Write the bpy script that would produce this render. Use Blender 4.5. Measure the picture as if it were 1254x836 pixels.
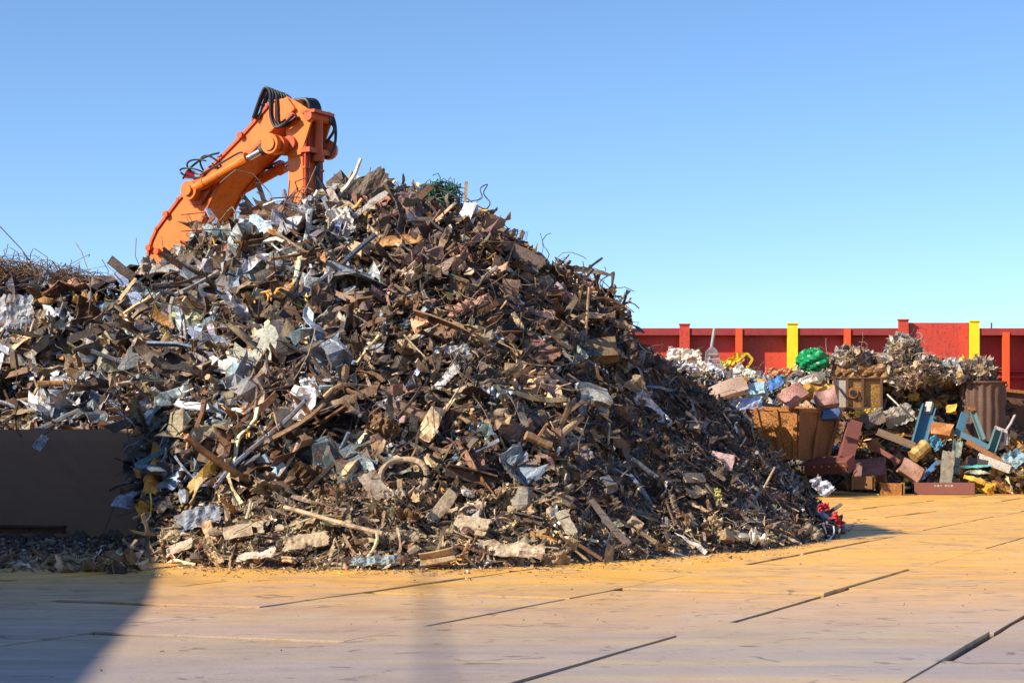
import bpy, math, random
import numpy as np
from mathutils import Vector, Matrix
R = math.radians
rng = np.random.default_rng(7)
random.seed(7)
for o in list(bpy.data.objects): bpy.data.objects.remove(o)
scene = bpy.context.scene
col = scene.collection

# ------------------------------------------------------------------ camera, sky, sun, exposure
CAMZ = 1.5; F = 2400.0; CX = 627.0; HY = 562.0
cam = bpy.data.cameras.new('camera'); camo = bpy.data.objects.new('camera', cam); col.objects.link(camo)
camo.location = (0, 0, CAMZ); camo.rotation_euler = (R(90), 0, 0)
cam.sensor_width = 36; cam.lens = F/1254*36; cam.shift_y = (HY-418)/1254
cam.clip_start = .1; cam.clip_end = 5000
scene.camera = camo
LD = np.array([.72, .42, -.55]); LD = LD/np.linalg.norm(LD)      # the way the light travels
w = bpy.data.worlds.new('World'); scene.world = w; w.use_nodes = True
nt = w.node_tree; nt.nodes.clear()
out = nt.nodes.new('ShaderNodeOutputWorld'); bg = nt.nodes.new('ShaderNodeBackground')
sky = nt.nodes.new('ShaderNodeTexSky'); sky.sky_type = 'NISHITA'; sky.sun_disc = False
sky.sun_elevation = math.asin(-LD[2]); sky.sun_rotation = math.atan2(-LD[0], -LD[1])
sky.air_density = .68; sky.dust_density = .3; sky.ozone_density = 3.3; sky.altitude = 0
hs = nt.nodes.new('ShaderNodeHueSaturation'); hs.inputs['Saturation'].default_value = 1.07; hs.inputs['Hue'].default_value = .499
nt.links.new(sky.outputs[0], hs.inputs['Color']); nt.links.new(hs.outputs[0], bg.inputs[0])
bg.inputs[1].default_value = .123
nt.links.new(bg.outputs[0], out.inputs[0])
sl = bpy.data.lights.new('sun', 'SUN'); sl.energy = 5.0; sl.angle = R(.5); sl.color = (1, .87, .69)
so = bpy.data.objects.new('sun', sl); col.objects.link(so)
so.rotation_euler = Vector(LD).to_track_quat('-Z', 'Y').to_euler(); so.location = (-30, -20, 40)
scene.view_settings.view_transform = 'Standard'; scene.view_settings.look = 'None'
scene.view_settings.exposure = .70; scene.view_settings.gamma = 1
try: scene.cycles.max_bounces = 6; scene.cycles.diffuse_bounces = 2
except Exception: pass

# ------------------------------------------------------------------ helpers
def W(px, py, D):
    return np.array([(px-CX)/F*D, D, CAMZ+(HY-py)/F*D])
def GD(py): return CAMZ*F/(py-HY)
def proj(p):
    p = np.asarray(p); return CX+F*p[..., 0]/p[..., 1], HY-F*(p[..., 2]-CAMZ)/p[..., 1]

def mesh_obj(name, V, Fc, mat, parent=None, colr=None, smooth=False):
    V = np.asarray(V, dtype=np.float64)
    if parent is not None: V = V-np.array(parent.location)
    me = bpy.data.meshes.new(name)
    if isinstance(Fc, np.ndarray):
        n = Fc.shape[1]; nf = len(Fc)
        me.vertices.add(len(V)); me.vertices.foreach_set('co', V.astype(np.float32).ravel())
        me.loops.add(nf*n); me.loops.foreach_set('vertex_index', Fc.astype(np.int32).ravel())
        me.polygons.add(nf); me.polygons.foreach_set('loop_start', (np.arange(nf)*n).astype(np.int32))
        me.polygons.foreach_set('loop_total', np.full(nf, n, dtype=np.int32))
        me.update(calc_edges=True)
    else:
        me.from_pydata([tuple(v) for v in V], [], [tuple(int(i) for i in f) for f in Fc]); me.update()
    if colr is not None:
        a = me.color_attributes.new('Col', 'FLOAT_COLOR', 'POINT')
        c = np.asarray(colr, dtype=np.float32)
        if c.ndim == 1: c = np.tile(c, (len(V), 1))
        a.data.foreach_set('color', c.ravel())
    me.polygons.foreach_set('use_smooth', np.full(len(me.polygons), bool(smooth)))
    me.materials.append(mat)
    o = bpy.data.objects.new(name, me); col.objects.link(o)
    if parent is not None: o.parent = parent
    return o
def tag(o, label=None, cat=None, group=None, kind=None):
    if label: o['label'] = label
    if cat: o['category'] = cat
    if group: o['group'] = group
    if kind: o['kind'] = kind
    return o
def empty(name, loc, label, cat, group=None):
    o = bpy.data.objects.new(name, None); col.objects.link(o); o.location = tuple(float(v) for v in loc)
    o.empty_display_size = .2
    return tag(o, label, cat, group)
def quads2(fs):   # list of faces with 3/4 verts -> Nx4 array
    return fs
class MB:
    def __init__(s): s.v = []; s.f = []; s.n = 0
    def add(s, V, Fc):
        V = np.asarray(V, float); s.v.append(V)
        for f in Fc: s.f.append([int(i)+s.n for i in f])
        s.n += len(V); return s
    def box(s, c, size, rot=None):
        V, Fc = box_vf(*size)
        if rot is not None: V = V@np.asarray(rot).T
        return s.add(V+np.asarray(c), Fc)
    def obj(s, name, mat, parent=None, colr=None, smooth=False):
        return mesh_obj(name, np.concatenate(s.v), s.f, mat, parent, colr, smooth)
def box_vf(a, b, c):
    V = np.array([[x, y, z] for x in (-.5, .5) for y in (-.5, .5) for z in (-.5, .5)])*np.array([a, b, c])
    return V, [[0, 1, 3, 2], [4, 6, 7, 5], [0, 4, 5, 1], [2, 3, 7, 6], [0, 2, 6, 4], [1, 5, 7, 3]]
def rotz(a): c, s_ = math.cos(a), math.sin(a); return np.array([[c, -s_, 0], [s_, c, 0], [0, 0, 1]])
def sweep(profile, path, radii=None, cap=True, up=(0, 0, 1)):
    """profile Nx2 (closed), path Mx3"""
    path = np.asarray(path, float); prof = np.asarray(profile, float); N = len(prof); M = len(path)
    T = np.gradient(path, axis=0); T /= np.linalg.norm(T, axis=1)[:, None]+1e-9
    u = np.array(up, float)
    if abs(np.dot(u, T[0])) > .95: u = np.array([1., 0, 0])
    V = []
    for i in range(M):
        u = u-T[i]*np.dot(u, T[i]); u /= np.linalg.norm(u)+1e-9
        r = np.cross(T[i], u)
        k = 1 if radii is None else radii[i]
        V.append(path[i]+k*(prof[:, :1]*r+prof[:, 1:]*u))
    V = np.concatenate(V); Fc = []
    for i in range(M-1):
        for j in range(N):
            a = i*N+j; b = i*N+(j+1) % N
            Fc.append([a, b, b+N, a+N])
    if cap: Fc.append(list(range(N))[::-1]); Fc.append([(M-1)*N+j for j in range(N)])
    return V, Fc
def circ(r, n=8): a = np.arange(n)*2*math.pi/n; return np.stack([r*np.cos(a), r*np.sin(a)], 1)
def spline(P, n):
    """Catmull-Rom through points"""
    P = np.asarray(P, float); P = np.vstack([2*P[0]-P[1], P, 2*P[-1]-P[-2]]); outp = []
    for i in range(1, len(P)-2):
        for t in np.linspace(0, 1, n, endpoint=False):
            a, b, c, d = P[i-1], P[i], P[i+1], P[i+2]
            outp.append(.5*((2*b)+(-a+c)*t+(2*a-5*b+4*c-d)*t*t+(-a+3*b-3*c+d)*t**3))
    outp.append(P[-2]); return np.array(outp)
def tube(P, r, n=8, k=6): return sweep(circ(r, n), spline(P, k) if len(P) > 2 else P)
def disc_cyl(c, axis, r, L, n=20):
    c = np.asarray(c, float); axis = np.asarray(axis, float)/np.linalg.norm(axis)
    return sweep(circ(r, n), np.array([c-axis*L/2, c+axis*L/2]))

# ---- scrap piece generators, local frame: x = long axis, y = width, z = facing
def g_sheet(r, L, Wd, crumple=.25, curl=0., nu=10, nv=7, thick=.012, torn=.12, folds=5):
    x = np.linspace(-.5, .5, nu); y = np.linspace(-.5, .5, nv)
    X, Y = np.meshgrid(x, y, indexing='ij')
    X = X+r.uniform(-.3, .3, X.shape)/nu*.8; Y = Y+r.uniform(-.3, .3, Y.shape)/nv*.8
    bx = (np.abs(X) > .4); by = (np.abs(Y) > .35)
    X = np.where(bx, X*(1-r.uniform(0, torn*2, X.shape)), X); Y = np.where(by, Y*(1-r.uniform(0, torn*2, X.shape)), Y)
    Xl, Yl = X*L, Y*Wd; S = min(L, Wd); Z = np.zeros_like(X)
    for k in range(folds):
        a = r.uniform(0, math.pi); fr = r.uniform(.5, 1.8)*(1+k*.5)/max(S, .01)
        ph = r.uniform(0, 1); q = (Xl*math.cos(a)+Yl*math.sin(a))*fr*.6+ph
        Z += (np.abs((q % 1)*2-1)-.5)*crumple*S*.8/(1+k*.55)
    Z += r.normal(0, .04*crumple*S, Z.shape)
    if curl:
        ang = Yl/Wd*curl; rad = Wd/abs(curl)
        Yl = np.sin(ang)*(rad+Z); Z = (1-np.cos(ang))*rad*np.sign(curl)+Z*np.cos(ang)
    P = np.stack([Xl, Yl, Z], -1)
    V = P.reshape(-1, 3); idx = np.arange(nu*nv).reshape(nu, nv)
    Q = np.stack([idx[:-1, :-1], idx[1:, :-1], idx[1:, 1:], idx[:-1, 1:]], -1).reshape(-1, 4)
    if thick:
        du = np.gradient(P, axis=0); dv = np.gradient(P, axis=1); nn = np.cross(du, dv)
        nn /= np.linalg.norm(nn, axis=-1, keepdims=True)+1e-9
        V2 = (P-nn*thick).reshape(-1, 3); n = nu*nv
        edge = np.concatenate([idx[:, 0], idx[-1, 1:], idx[-2::-1, -1], idx[0, -2:0:-1]])
        e2 = np.roll(edge, -1)
        side = np.stack([e2, edge, edge+n, e2+n], -1)
        return np.vstack([V, V2]), np.vstack([Q, Q[:, ::-1]+n, side])
    return V, Q
def g_strip(r, L, Wd, bend=.5, n=9, thick=.012):
    t = np.linspace(-.5, .5, n); k = r.normal(0, bend, 3); 
    X = t*L; Z = L*(k[0]*.5*(t*t-.1)+k[1]*.8*t**3+.04*bend*np.sin(t*14+k[2]*5)); Y0 = L*.25*k[2]*t*t
    tw = r.normal(0, 1.2)*t*2+r.uniform(-.5, .5); wd = Wd*r.uniform(.6, 1.1, n)
    A = np.stack([X, Y0+np.cos(tw)*wd/2, Z+np.sin(tw)*wd/2], 1); B = np.stack([X, Y0-np.cos(tw)*wd/2, Z-np.sin(tw)*wd/2], 1)
    off = np.stack([np.zeros(n), -np.sin(tw), np.cos(tw)], 1)*thick
    V = np.stack([A, B, B+off, A+off], 1).reshape(-1, 3); Fc = []
    for i in range(n-1):
        for j in range(4):
            a = i*4+j; b = i*4+(j+1) % 4; Fc.append([a, b, b+4, a+4])
    Fc += [[3, 2, 1, 0], [4*n-4, 4*n-3, 4*n-2, 4*n-1]]
    return V, np.array(Fc)
def g_bar(r, L, Wd, H, bend=.08, n=4, taper=.25):
    t = np.linspace(-.5, .5, n); k = r.normal(0, bend, 2)
    prof = np.array([[-.5, -.5], [.5, -.5], [.5, .5], [-.5, .5]])*[Wd, H]
    c = np.stack([t*L, k[0]*L*t*t*2, k[1]*L*t*t*2], 1); V = []
    for i in range(n):
        s_ = 1-(taper*r.uniform(0, 1) if i in (0, n-1) else 0)
        q = prof*s_*r.uniform(.88, 1.08, (4, 2)); jx = r.uniform(-.04, .04, 4)*L*.6 if i in (0, n-1) else 0
        V.append(np.stack([c[i, 0]+np.zeros(4)+jx, c[i, 1]+q[:, 0], c[i, 2]+q[:, 1]], 1))
    V = np.concatenate(V); Fc = []
    for i in range(n-1):
        for j in range(4):
            a = i*4+j; b = i*4+(j+1) % 4; Fc.append([a, b, b+4, a+4])
    Fc += [[3, 2, 1, 0], [4*n-4, 4*n-3, 4*n-2, 4*n-1]]
    return V, np.array(Fc)
def g_pipe(r, L, rad, bend=.15, n=8, sides=6, crush=.3):
    t = np.linspace(-.5, .5, n); k = r.normal(0, bend, 4)
    P = np.stack([t*L, L*(k[0]*(t*t-.1)+k[1]*t**3*1.5), L*(k[2]*(t*t-.1)+k[3]*t**3*1.5)], 1)
    V, Fc = sweep(circ(1, sides)*rad, P, radii=r.uniform(1-crush, 1+crush*.3, n), cap=False)
    N = sides
    Fc = [f for f in Fc]
    if sides == 6:
        for b in (0, (n-1)*N): Fc += [[b, b+1, b+2, b+3], [b, b+3, b+4, b+5]]
    elif sides == 4:
        Fc += [[3, 2, 1, 0], [(n-1)*4+i for i in range(4)]]
    elif sides == 8:
        for b in (0, (n-1)*N): Fc += [[b, b+1, b+2, b+3], [b, b+3, b+4, b+7], [b+4, b+5, b+6, b+7]]
    return V, np.array(Fc)
def g_wire(r, L, rad, loops=1.0, n=16):
    ph = r.uniform(0, 6.28, 6); t = np.linspace(0, 1, n)
    fx = L*(t-.5)+L*.25*loops*np.sin(t*6*loops+ph[0]); fy = L*.3*loops*np.sin(t*5*loops+ph[1])+L*.08*np.sin(t*13+ph[2])
    fz = L*.25*loops*np.sin(t*4.3*loops+ph[3])+L*.05*np.sin(t*17+ph[4])
    V, Fc = sweep(circ(rad, 4), np.stack([fx, fy, fz], 1), cap=False)
    return V, np.array(Fc)
def g_chunk(r, L, Wd, H):
    V, Fc = box_vf(1, 1, 1)
    # subdivided cube 3x3 per face is heavy; use 2 rings
    n = 5; V = []
    prof = circ(.5, 6)*r.uniform(.7, 1.15, (6, 1))
    for i, t in enumerate(np.linspace(-.5, .5, n)):
        k = (.55, .95, 1.05, .9, .5)[i]
        q = prof*k*r.uniform(.82, 1.15, (6, 1)); V.append(np.stack([np.full(6, t)+r.uniform(-.05, .05, 6), q[:, 0], q[:, 1]], 1))
    V = np.concatenate(V)*[L, Wd, H]; Fc = []
    for i in range(n-1):
        for j in range(6): a = i*6+j; b = i*6+(j+1) % 6; Fc.append([a, b, b+6, a+6])
    for b in (0, 24): Fc += [[b, b+1, b+2, b+3], [b, b+3, b+4, b+5]]
    return V, np.array(Fc)
def g_profile(r, L, Wd, H, shape='U', t=.02, bend=.05, n=6):
    w2, h2 = Wd/2, H/2
    if shape == 'U': pr = [(-w2, -h2), (w2, -h2), (w2, h2), (w2-t, h2), (w2-t, -h2+t), (-w2+t, -h2+t), (-w2+t, h2), (-w2, h2)]
    elif shape == 'L': pr = [(-w2, -h2), (w2, -h2), (w2, -h2+t), (-w2+t, -h2+t), (-w2+t, h2), (-w2, h2)]
    else: pr = [(-w2, -h2), (w2, -h2), (w2, -h2+t), (t/2, -h2+t), (t/2, h2-t), (w2, h2-t), (w2, h2), (-w2, h2), (-w2, h2-t), (-t/2, h2-t), (-t/2, -h2+t), (-w2, -h2+t)]
    s_ = np.linspace(-.5, .5, n); k = r.normal(0, bend, 2)
    P = np.stack([s_*L, k[0]*L*(s_**2)*2, k[1]*L*(s_**2)*2], 1)
    return sweep(pr, P)
def g_box(r, L, Wd, H, dent=.12, n=5):
    """hollow-looking dented box: subdivided cuboid with dents"""
    mb = []; t = np.linspace(-.5, .5, n); base = 0; FF = []
    for ax in range(3):
        for sgn in (-1, 1):
            A, B = np.meshgrid(t, t, indexing='ij'); C = np.full_like(A, .5*sgn)
            P = [None]*3; P[ax] = C; P[(ax+1) % 3] = A; P[(ax+2) % 3] = B
            mb.append(np.stack(P, -1).reshape(-1, 3)); idx = np.arange(n*n).reshape(n, n)+base
            q = np.stack([idx[:-1, :-1], idx[1:, :-1], idx[1:, 1:], idx[:-1, 1:]], -1).reshape(-1, 4)
            if sgn < 0: q = q[:, ::-1]
            FF.append(q); base += n*n
    V = np.concatenate(mb); FF = np.concatenate(FF)
    ph = r.uniform(0, 6.28, 6); k = r.uniform(2, 5, 6)
    D = np.stack([np.sin(V[:, 1]*k[0]+ph[0])*np.cos(V[:, 2]*k[1]+ph[1]), np.sin(V[:, 0]*k[2]+ph[2])*np.cos(V[:, 2]*k[3]+ph[3]), np.sin(V[:, 1]*k[4]+ph[4])*np.cos(V[:, 0]*k[5]+ph[5])], 1)
    V = (V+D*dent)*[L, Wd, H]
    return V, FF

def frame(n, ang, up=np.array([0, 0, 1.])):
    """basis whose x axis points at image angle ang (deg, ccw) and z axis is n"""
    n = n/np.linalg.norm(n)
    d = np.array([math.cos(R(ang)), 0, math.sin(R(ang))])
    # slide along the view axis so that the long axis lies in the plane: d + k*(0,1,0) with dot(n)=0
    if abs(n[1]) > .25:
        k = -np.dot(d, n)/n[1]; k = max(-1.6, min(1.6, k)); u = d+np.array([0, k, 0])
    else: u = d
    u = u-n*np.dot(u, n); u /= np.linalg.norm(u)
    v = np.cross(n, u)
    return np.stack([u, v, n], 1)

# ------------------------------------------------------------------ materials
def newmat(name):
    m = bpy.data.materials.new(name); m.use_nodes = True; t = m.node_tree
    return m, t, t.nodes['Principled BSDF'], t.nodes.new, t.links.new
def noise(N, L, vec, scale, detail=6, rough=.6, dist=0, stretch=None):
    n = N('ShaderNodeTexNoise'); n.inputs['Scale'].default_value = scale; n.inputs['Detail'].default_value = detail
    n.inputs['Roughness'].default_value = rough; n.inputs['Distortion'].default_value = dist
    if stretch:
        mp = N('ShaderNodeMapping'); mp.inputs['Scale'].default_value = stretch[:3]
        if len(stretch) > 3: mp.inputs['Rotation'].default_value = (0, 0, stretch[3])
        L(vec, mp.inputs[0]); L(mp.outputs[0], n.inputs['Vector'])
    else: L(vec, n.inputs['Vector'])
    return n.outputs['Fac']
def ramp(N, L, fac, stops):
    r = N('ShaderNodeValToRGB'); e = r.color_ramp.elements
    e[0].position, e[0].color = stops[0][0], tuple(stops[0][1])+(1,) if len(stops[0][1]) == 3 else stops[0][1]
    e[1].position, e[1].color = stops[-1][0], tuple(stops[-1][1])+(1,)
    for p, c in stops[1:-1]:
        x = e.new(p); x.color = tuple(c)+(1,)
    L(fac, r.inputs[0]); return r.outputs[0]
def mixc(N, L, fac, a, b, mode='MIX'):
    m = N('ShaderNodeMix'); m.data_type = 'RGBA'; m.blend_type = mode
    for s_, v in ((0, fac), (6, a), (7, b)):
        if isinstance(v, (int, float)): m.inputs[s_].default_value = v
        elif isinstance(v, tuple): m.inputs[s_].default_value = v+(1,)
        else: L(v, m.inputs[s_])
    return m.outputs[2]
def rmp(N, L, fac, a, b, c=0., d=1.):
    m = N('ShaderNodeMapRange'); m.clamp = True
    L(fac, m.inputs[0])
    for i, v in enumerate((a, b, c, d)): m.inputs[i+1].default_value = v
    return m.outputs[0]
def bump(N, L, bs, h, strength=.4, dist=.02):
    b = N('ShaderNodeBump'); b.inputs['Strength'].default_value = strength; b.inputs['Distance'].default_value = dist
    L(h, b.inputs['Height']); L(b.outputs[0], bs.inputs['Normal'])

def make_scrap_mat():
    m, t, bs, N, L = newmat('scrap_surface')
    at = N('ShaderNodeAttribute'); at.attribute_name = 'Col'
    co = N('ShaderNodeTexCoord').outputs['Object']
    n1 = noise(N, L, co, 3.5, 8, .65); n2 = noise(N, L, co, 22, 6, .65); n3 = noise(N, L, co, 9, 6, .6)
    c = mixc(N, L, 1., at.outputs['Color'], ramp(N, L, n2, [(.25, (.45, .45, .45)), (.5, (1, 1, 1)), (.75, (1.5, 1.45, 1.4))]), 'MULTIPLY')
    c = mixc(N, L, rmp(N, L, n1, .52, .62, 0, .75), c, mixc(N, L, n3, (.05, .028, .018), (.24, .11, .045)))
    c = mixc(N, L, rmp(N, L, n3, .58, .72, 0, .5), c, (.22, .165, .105))
    L(c, bs.inputs['Base Color'])
    mm = N('ShaderNodeMath'); mm.operation = 'MULTIPLY'; L(at.outputs['Alpha'], mm.inputs[0]); L(rmp(N, L, n1, .48, .6, 1, .1), mm.inputs[1])
    L(mm.outputs[0], bs.inputs['Metallic'])
    L(rmp(N, L, n3, .35, .65, .38, .75), bs.inputs['Roughness'])
    bump(N, L, bs, n2, .55, .03)
    return m
M_SCRAP = make_scrap_mat()
def painted(name, base, rust=.25, rough=.45, streak=True, rustcol=(.13, .055, .025), grime=(.06, .045, .04), metallic=0., scale=1.):
    m, t, bs, N, L = newmat(name)
    co = N('ShaderNodeTexCoord').outputs['Object']
    n1 = noise(N, L, co, 2.2*scale, 8, .65); n2 = noise(N, L, co, 14*scale, 6, .6); n3 = noise(N, L, co, 3*scale, 6, .6, 0, (3, 3, .25))
    v = tuple(min(1, x*1.12) for x in base); d = tuple(x*.78 for x in base)
    c = mixc(N, L, n1, d, v)
    if streak: c = mixc(N, L, rmp(N, L, n3, .5, .75, 0, .55), c, grime)
    th = .78-rust*.5
    c = mixc(N, L, rmp(N, L, n2, th, th+.06, 0, .9), c, rustcol)
    L(c, bs.inputs['Base Color']); bs.inputs['Metallic'].default_value = metallic
    L(rmp(N, L, n1, .3, .7, rough-.08, rough+.25), bs.inputs['Roughness'])
    bump(N, L, bs, n2, .2, .01)
    return m
M_ORANGE = painted('orange_machine_paint', (.80, .16, .004), .3, .42, True, (.12, .05, .03), (.30, .07, .01))
M_ORANGE2 = painted('deep_orange_paint', (.56, .08, .007), .32, .4, True, (.12, .05, .03), (.22, .06, .03))
M_BLACKRUB = painted('black_hose_rubber', (.018, .018, .022), 0, .4, False)
M_CHROME = painted('chrome_rod', (.75, .75, .78), 0, .18, False, metallic=1.)
M_DKSTEEL = painted('dark_steel', (.06, .055, .055), .2, .5, False, metallic=.3)
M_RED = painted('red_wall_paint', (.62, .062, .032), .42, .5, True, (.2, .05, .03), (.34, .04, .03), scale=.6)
M_REDDARK = painted('darker_red_wall_paint', (.34, .035, .032), .42, .55, True, (.14, .04, .03), (.17, .035, .035), scale=.6)  # darker tone of the wall red
M_ORRED = painted('orange_red_post_paint', (.80, .10, .018), .08, .5, True, (.2, .05, .03), (.5, .06, .02))
M_YEL = painted('yellow_post_paint', (.86, .70, .015), .05, .5, True, (.4, .25, .04), (.6, .45, .03))
M_CONC = painted('stained_concrete', (.30, .18, .115), .15, .85, False, (.06, .04, .035), (.07, .05, .042))
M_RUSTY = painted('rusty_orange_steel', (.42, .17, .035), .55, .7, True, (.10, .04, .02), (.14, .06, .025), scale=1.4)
M_RUSTDK = painted('dark_rusted_steel', (.13, .062, .035), .45, .75, True, (.06, .03, .02), (.05, .03, .025), scale=1.2)
M_BALE = None

def ground_mat():
    m, t, bs, N, L = newmat('dusty_steel_plate')
    geo = N('ShaderNodeNewGeometry'); pos = geo.outputs['Position']
    sep = N('ShaderNodeSeparateXYZ'); L(pos, sep.inputs[0])
    a = noise(N, L, pos, 1., 8, .62, .3, (.16, .9, 1, .1)); b = noise(N, L, pos, 1., 7, .65, 0, (.7, 3.2, 1, .12))
    fs = noise(N, L, pos, 1., 8, .7, .2, (.5, 2.2, 1, .16)); sc_ = noise(N, L, pos, 1., 8, .75, .4, (1.2, 2.6, 1, -.5))
    g = noise(N, L, pos, 30, 5, .7); pat = noise(N, L, pos, .35, 5, .6)
    # dust turns more orange towards the heaps, bare steel near the viewer gets painted lilac sky sheen
    mth = N('ShaderNodeMath'); mth.operation = 'MULTIPLY_ADD'
    L(a, mth.inputs[0]); mth.inputs[1].default_value = 26; L(sep.outputs['Y'], mth.inputs[2])
    f = rmp(N, L, mth.outputs[0], 27, 40, 0, 1)
    blo = noise(N, L, pos, .8, 9, .7, .6)
    c = mixc(N, L, f, (.52, .37, .20), (.92, .46, .025))
    c = mixc(N, L, rmp(N, L, blo, .5, .64, 0, .6), c, (.42, .23, .09))
    c = mixc(N, L, rmp(N, L, blo, .45, .3, 0, .55), c, (.60, .50, .38))
    c = mixc(N, L, rmp(N, L, b, .48, .66, 0, .7), c, (.37, .29, .25))
    st = N('ShaderNodeMath'); st.operation = 'MULTIPLY'; L(rmp(N, L, a, .38, .56, .3, .95), st.inputs[0]); L(rmp(N, L, sep.outputs['Y'], 14, 24, .9, .06), st.inputs[1])
    c = mixc(N, L, st.outputs[0], c, (.31, .27, .29))
    c = mixc(N, L, rmp(N, L, g, .62, .75, 0, .5), c, (.16, .11, .07))
    c = mixc(N, L, rmp(N, L, pat, .56, .7, 0, .35), c, (.30, .18, .08))
    c = mixc(N, L, rmp(N, L, fs, .54, .7, 0, .2), c, (.22, .15, .09))
    c = mixc(N, L, rmp(N, L, fs, .46, .32, 0, .14), c, (.62, .50, .36))
    c = mixc(N, L, rmp(N, L, sc_, .58, .68, 0, .4), c, (.10, .075, .06))
    gr = noise(N, L, pos, 6, 9, .78, .3); c = mixc(N, L, rmp(N, L, gr, .54, .68, 0, .22), c, (.20, .135, .08)); c = mixc(N, L, rmp(N, L, gr, .44, .33, 0, .1), c, (.74, .58, .36))
    sp = noise(N, L, pos, 2.2, 4, .5, 1.5); c = mixc(N, L, rmp(N, L, sp, .62, .68, 0, .55), c, (.09, .06, .045))
    ob = N('ShaderNodeAttribute'); ob.attribute_name = 'Col'
    c = mixc(N, L, 1., c, ob.outputs['Color'], 'MULTIPLY')
    L(c, bs.inputs['Base Color'])
    L(rmp(N, L, b, .35, .65, .30, .72), bs.inputs['Roughness'])
    ad = N('ShaderNodeMath'); ad.operation = 'ADD'; L(fs, ad.inputs[0]); L(g, ad.inputs[1])
    bump(N, L, bs, ad.outputs[0], .35, .02)
    return m
M_PLATE = ground_mat()
M_SOIL = painted('dark_soil', (.05, .038, .028), .3, .95, False)
M_SANDY = painted('sandy_yard_ground', (.36, .24, .11), .2, .95, False, (.2, .13, .07), scale=.3)

# ------------------------------------------------------------------ ground
mesh_obj('ground', [(-2500, -200, -.06), (2500, -200, -.06), (2500, 4000, -.06), (-2500, 4000, -.06)], [[0, 1, 2, 3]], M_SOIL)['kind'] = 'structure'
mesh_obj('yard_ground', [(-60, 62, -.03), (60, 62, -.03), (60, 140, -.03), (-60, 140, -.03)], [[0, 1, 2, 3]], M_SANDY)['kind'] = 'structure'
def plates():
    th = R(21.7); A = np.array([math.sin(th), math.cos(th)]); B = np.array([math.cos(th), -math.sin(th)])
    V = []; Fc = []; C = []; n = 0; r = np.random.default_rng(3)
    for ib in range(-22, 18):
        off = (ib % 3)*1.9+r.uniform(-1., 1.)
        for ia in range(-4, 24):
            gapb = r.choice([.004, .022, .065], p=[.25, .4, .35]); gapa = r.choice([.01, .06, .16], p=[.3, .35, .35])
            b0, b1 = ib*2.4+gapb, (ib+1)*2.4; a0, a1 = ia*5.4+off+gapa, (ia+1)*5.4+off
            cen = (a0+a1)/2*A+(b0+b1)/2*B
            if cen[1] < 4 or cen[1] > 88 or abs(cen[0]) > 34: continue
            rt = r.normal(0, .0015); z0 = r.choice([0, .003, .014, .026], p=[.3, .25, .25, .2]); tx, ty = r.normal(0, .0004, 2)
            sh = r.uniform(.92, 1.05); cc = (sh, sh*r.uniform(.97, 1.02), sh*r.uniform(.93, 1.05), 1)
            na, nb = 9, 5; base = n
            for i in range(na):
                for j in range(nb):
                    a = a0+(a1-a0)*i/(na-1); b = b0+(b1-b0)*j/(nb-1)
                    la, lb = a-(a0+a1)/2, b-(b0+b1)/2
                    a2 = (a0+a1)/2+la-lb*rt; b2 = (b0+b1)/2+lb+la*rt
                    p = a2*A+b2*B; edge = (i in (0, na-1)) or (j in (0, nb-1))
                    z = z0+tx*la+ty*lb+.0025*math.sin(p[0]*1.9+ib)*math.cos(p[1]*1.3+ia)+(r.normal(0, .0015) if edge else 0)
                    V.append((p[0], p[1], z)); C.append(cc); n += 1
            for i in range(na-1):
                for j in range(nb-1):
                    q = base+i*nb+j; Fc.append([q, q+1, q+nb+1, q+nb])
            # edges down to the soil
            ring = [base+i*nb for i in range(na)]+[base+(na-1)*nb+j for j in range(1, nb)]+[base+i*nb+nb-1 for i in range(na-2, -1, -1)]+[base+j for j in range(nb-2, 0, -1)]
            s0 = n
            for q in ring: V.append((V[q][0], V[q][1], -.05)); C.append((.03, .025, .02, 1)); n += 1
            for k in range(len(ring)):
                k2 = (k+1) % len(ring); Fc.append([ring[k], ring[k2], s0+k2, s0+k])
    o = mesh_obj('pavement', V, np.array(Fc), M_PLATE, None, np.array(C)); o['kind'] = 'structure'
plates()

# ------------------------------------------------------------------ heap height fields
def tps(P, Z):
    P = np.asarray(P, float); Z = np.asarray(Z, float); n = len(P)
    d = np.linalg.norm(P[:, None]-P[None], axis=-1); K = np.where(d > 0, d*d*np.log(d+1e-12), 0)+np.eye(n)*.4
    Q = np.hstack([np.ones((n, 1)), P]); A = np.block([[K, Q], [Q.T, np.zeros((3, 3))]])
    s_ = np.linalg.solve(A, np.concatenate([Z, np.zeros(3)]))
    def f(X, Y):
        sh = X.shape; q = np.stack([X.ravel(), Y.ravel()], 1); o_ = np.zeros(len(q))
        for i in range(0, len(q), 20000):
            qq = q[i:i+20000]; d = np.linalg.norm(qq[:, None]-P[None], axis=-1)
            o_[i:i+20000] = np.where(d > 0, d*d*np.log(d+1e-12), 0)@s_[:n]+s_[n]+qq@s_[n+1:]
        return o_.reshape(sh)
    return f
def vnoise(X, Y, seed, fr):
    r = np.random.default_rng(seed); out_ = 0
    for k in range(4):
        for j in range(3):
            a = r.uniform(0, 6.28); f = fr*(1.9**k)*r.uniform(.7, 1.3)
            out_ = out_+np.sin((X*math.cos(a)+Y*math.sin(a))*f+r.uniform(0, 6.28)+1.3*np.sin(X*f*.6*math.sin(a)+Y*f*.5+r.uniform(0, 6.28)))/(1.7**k)/3
    return out_
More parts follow.
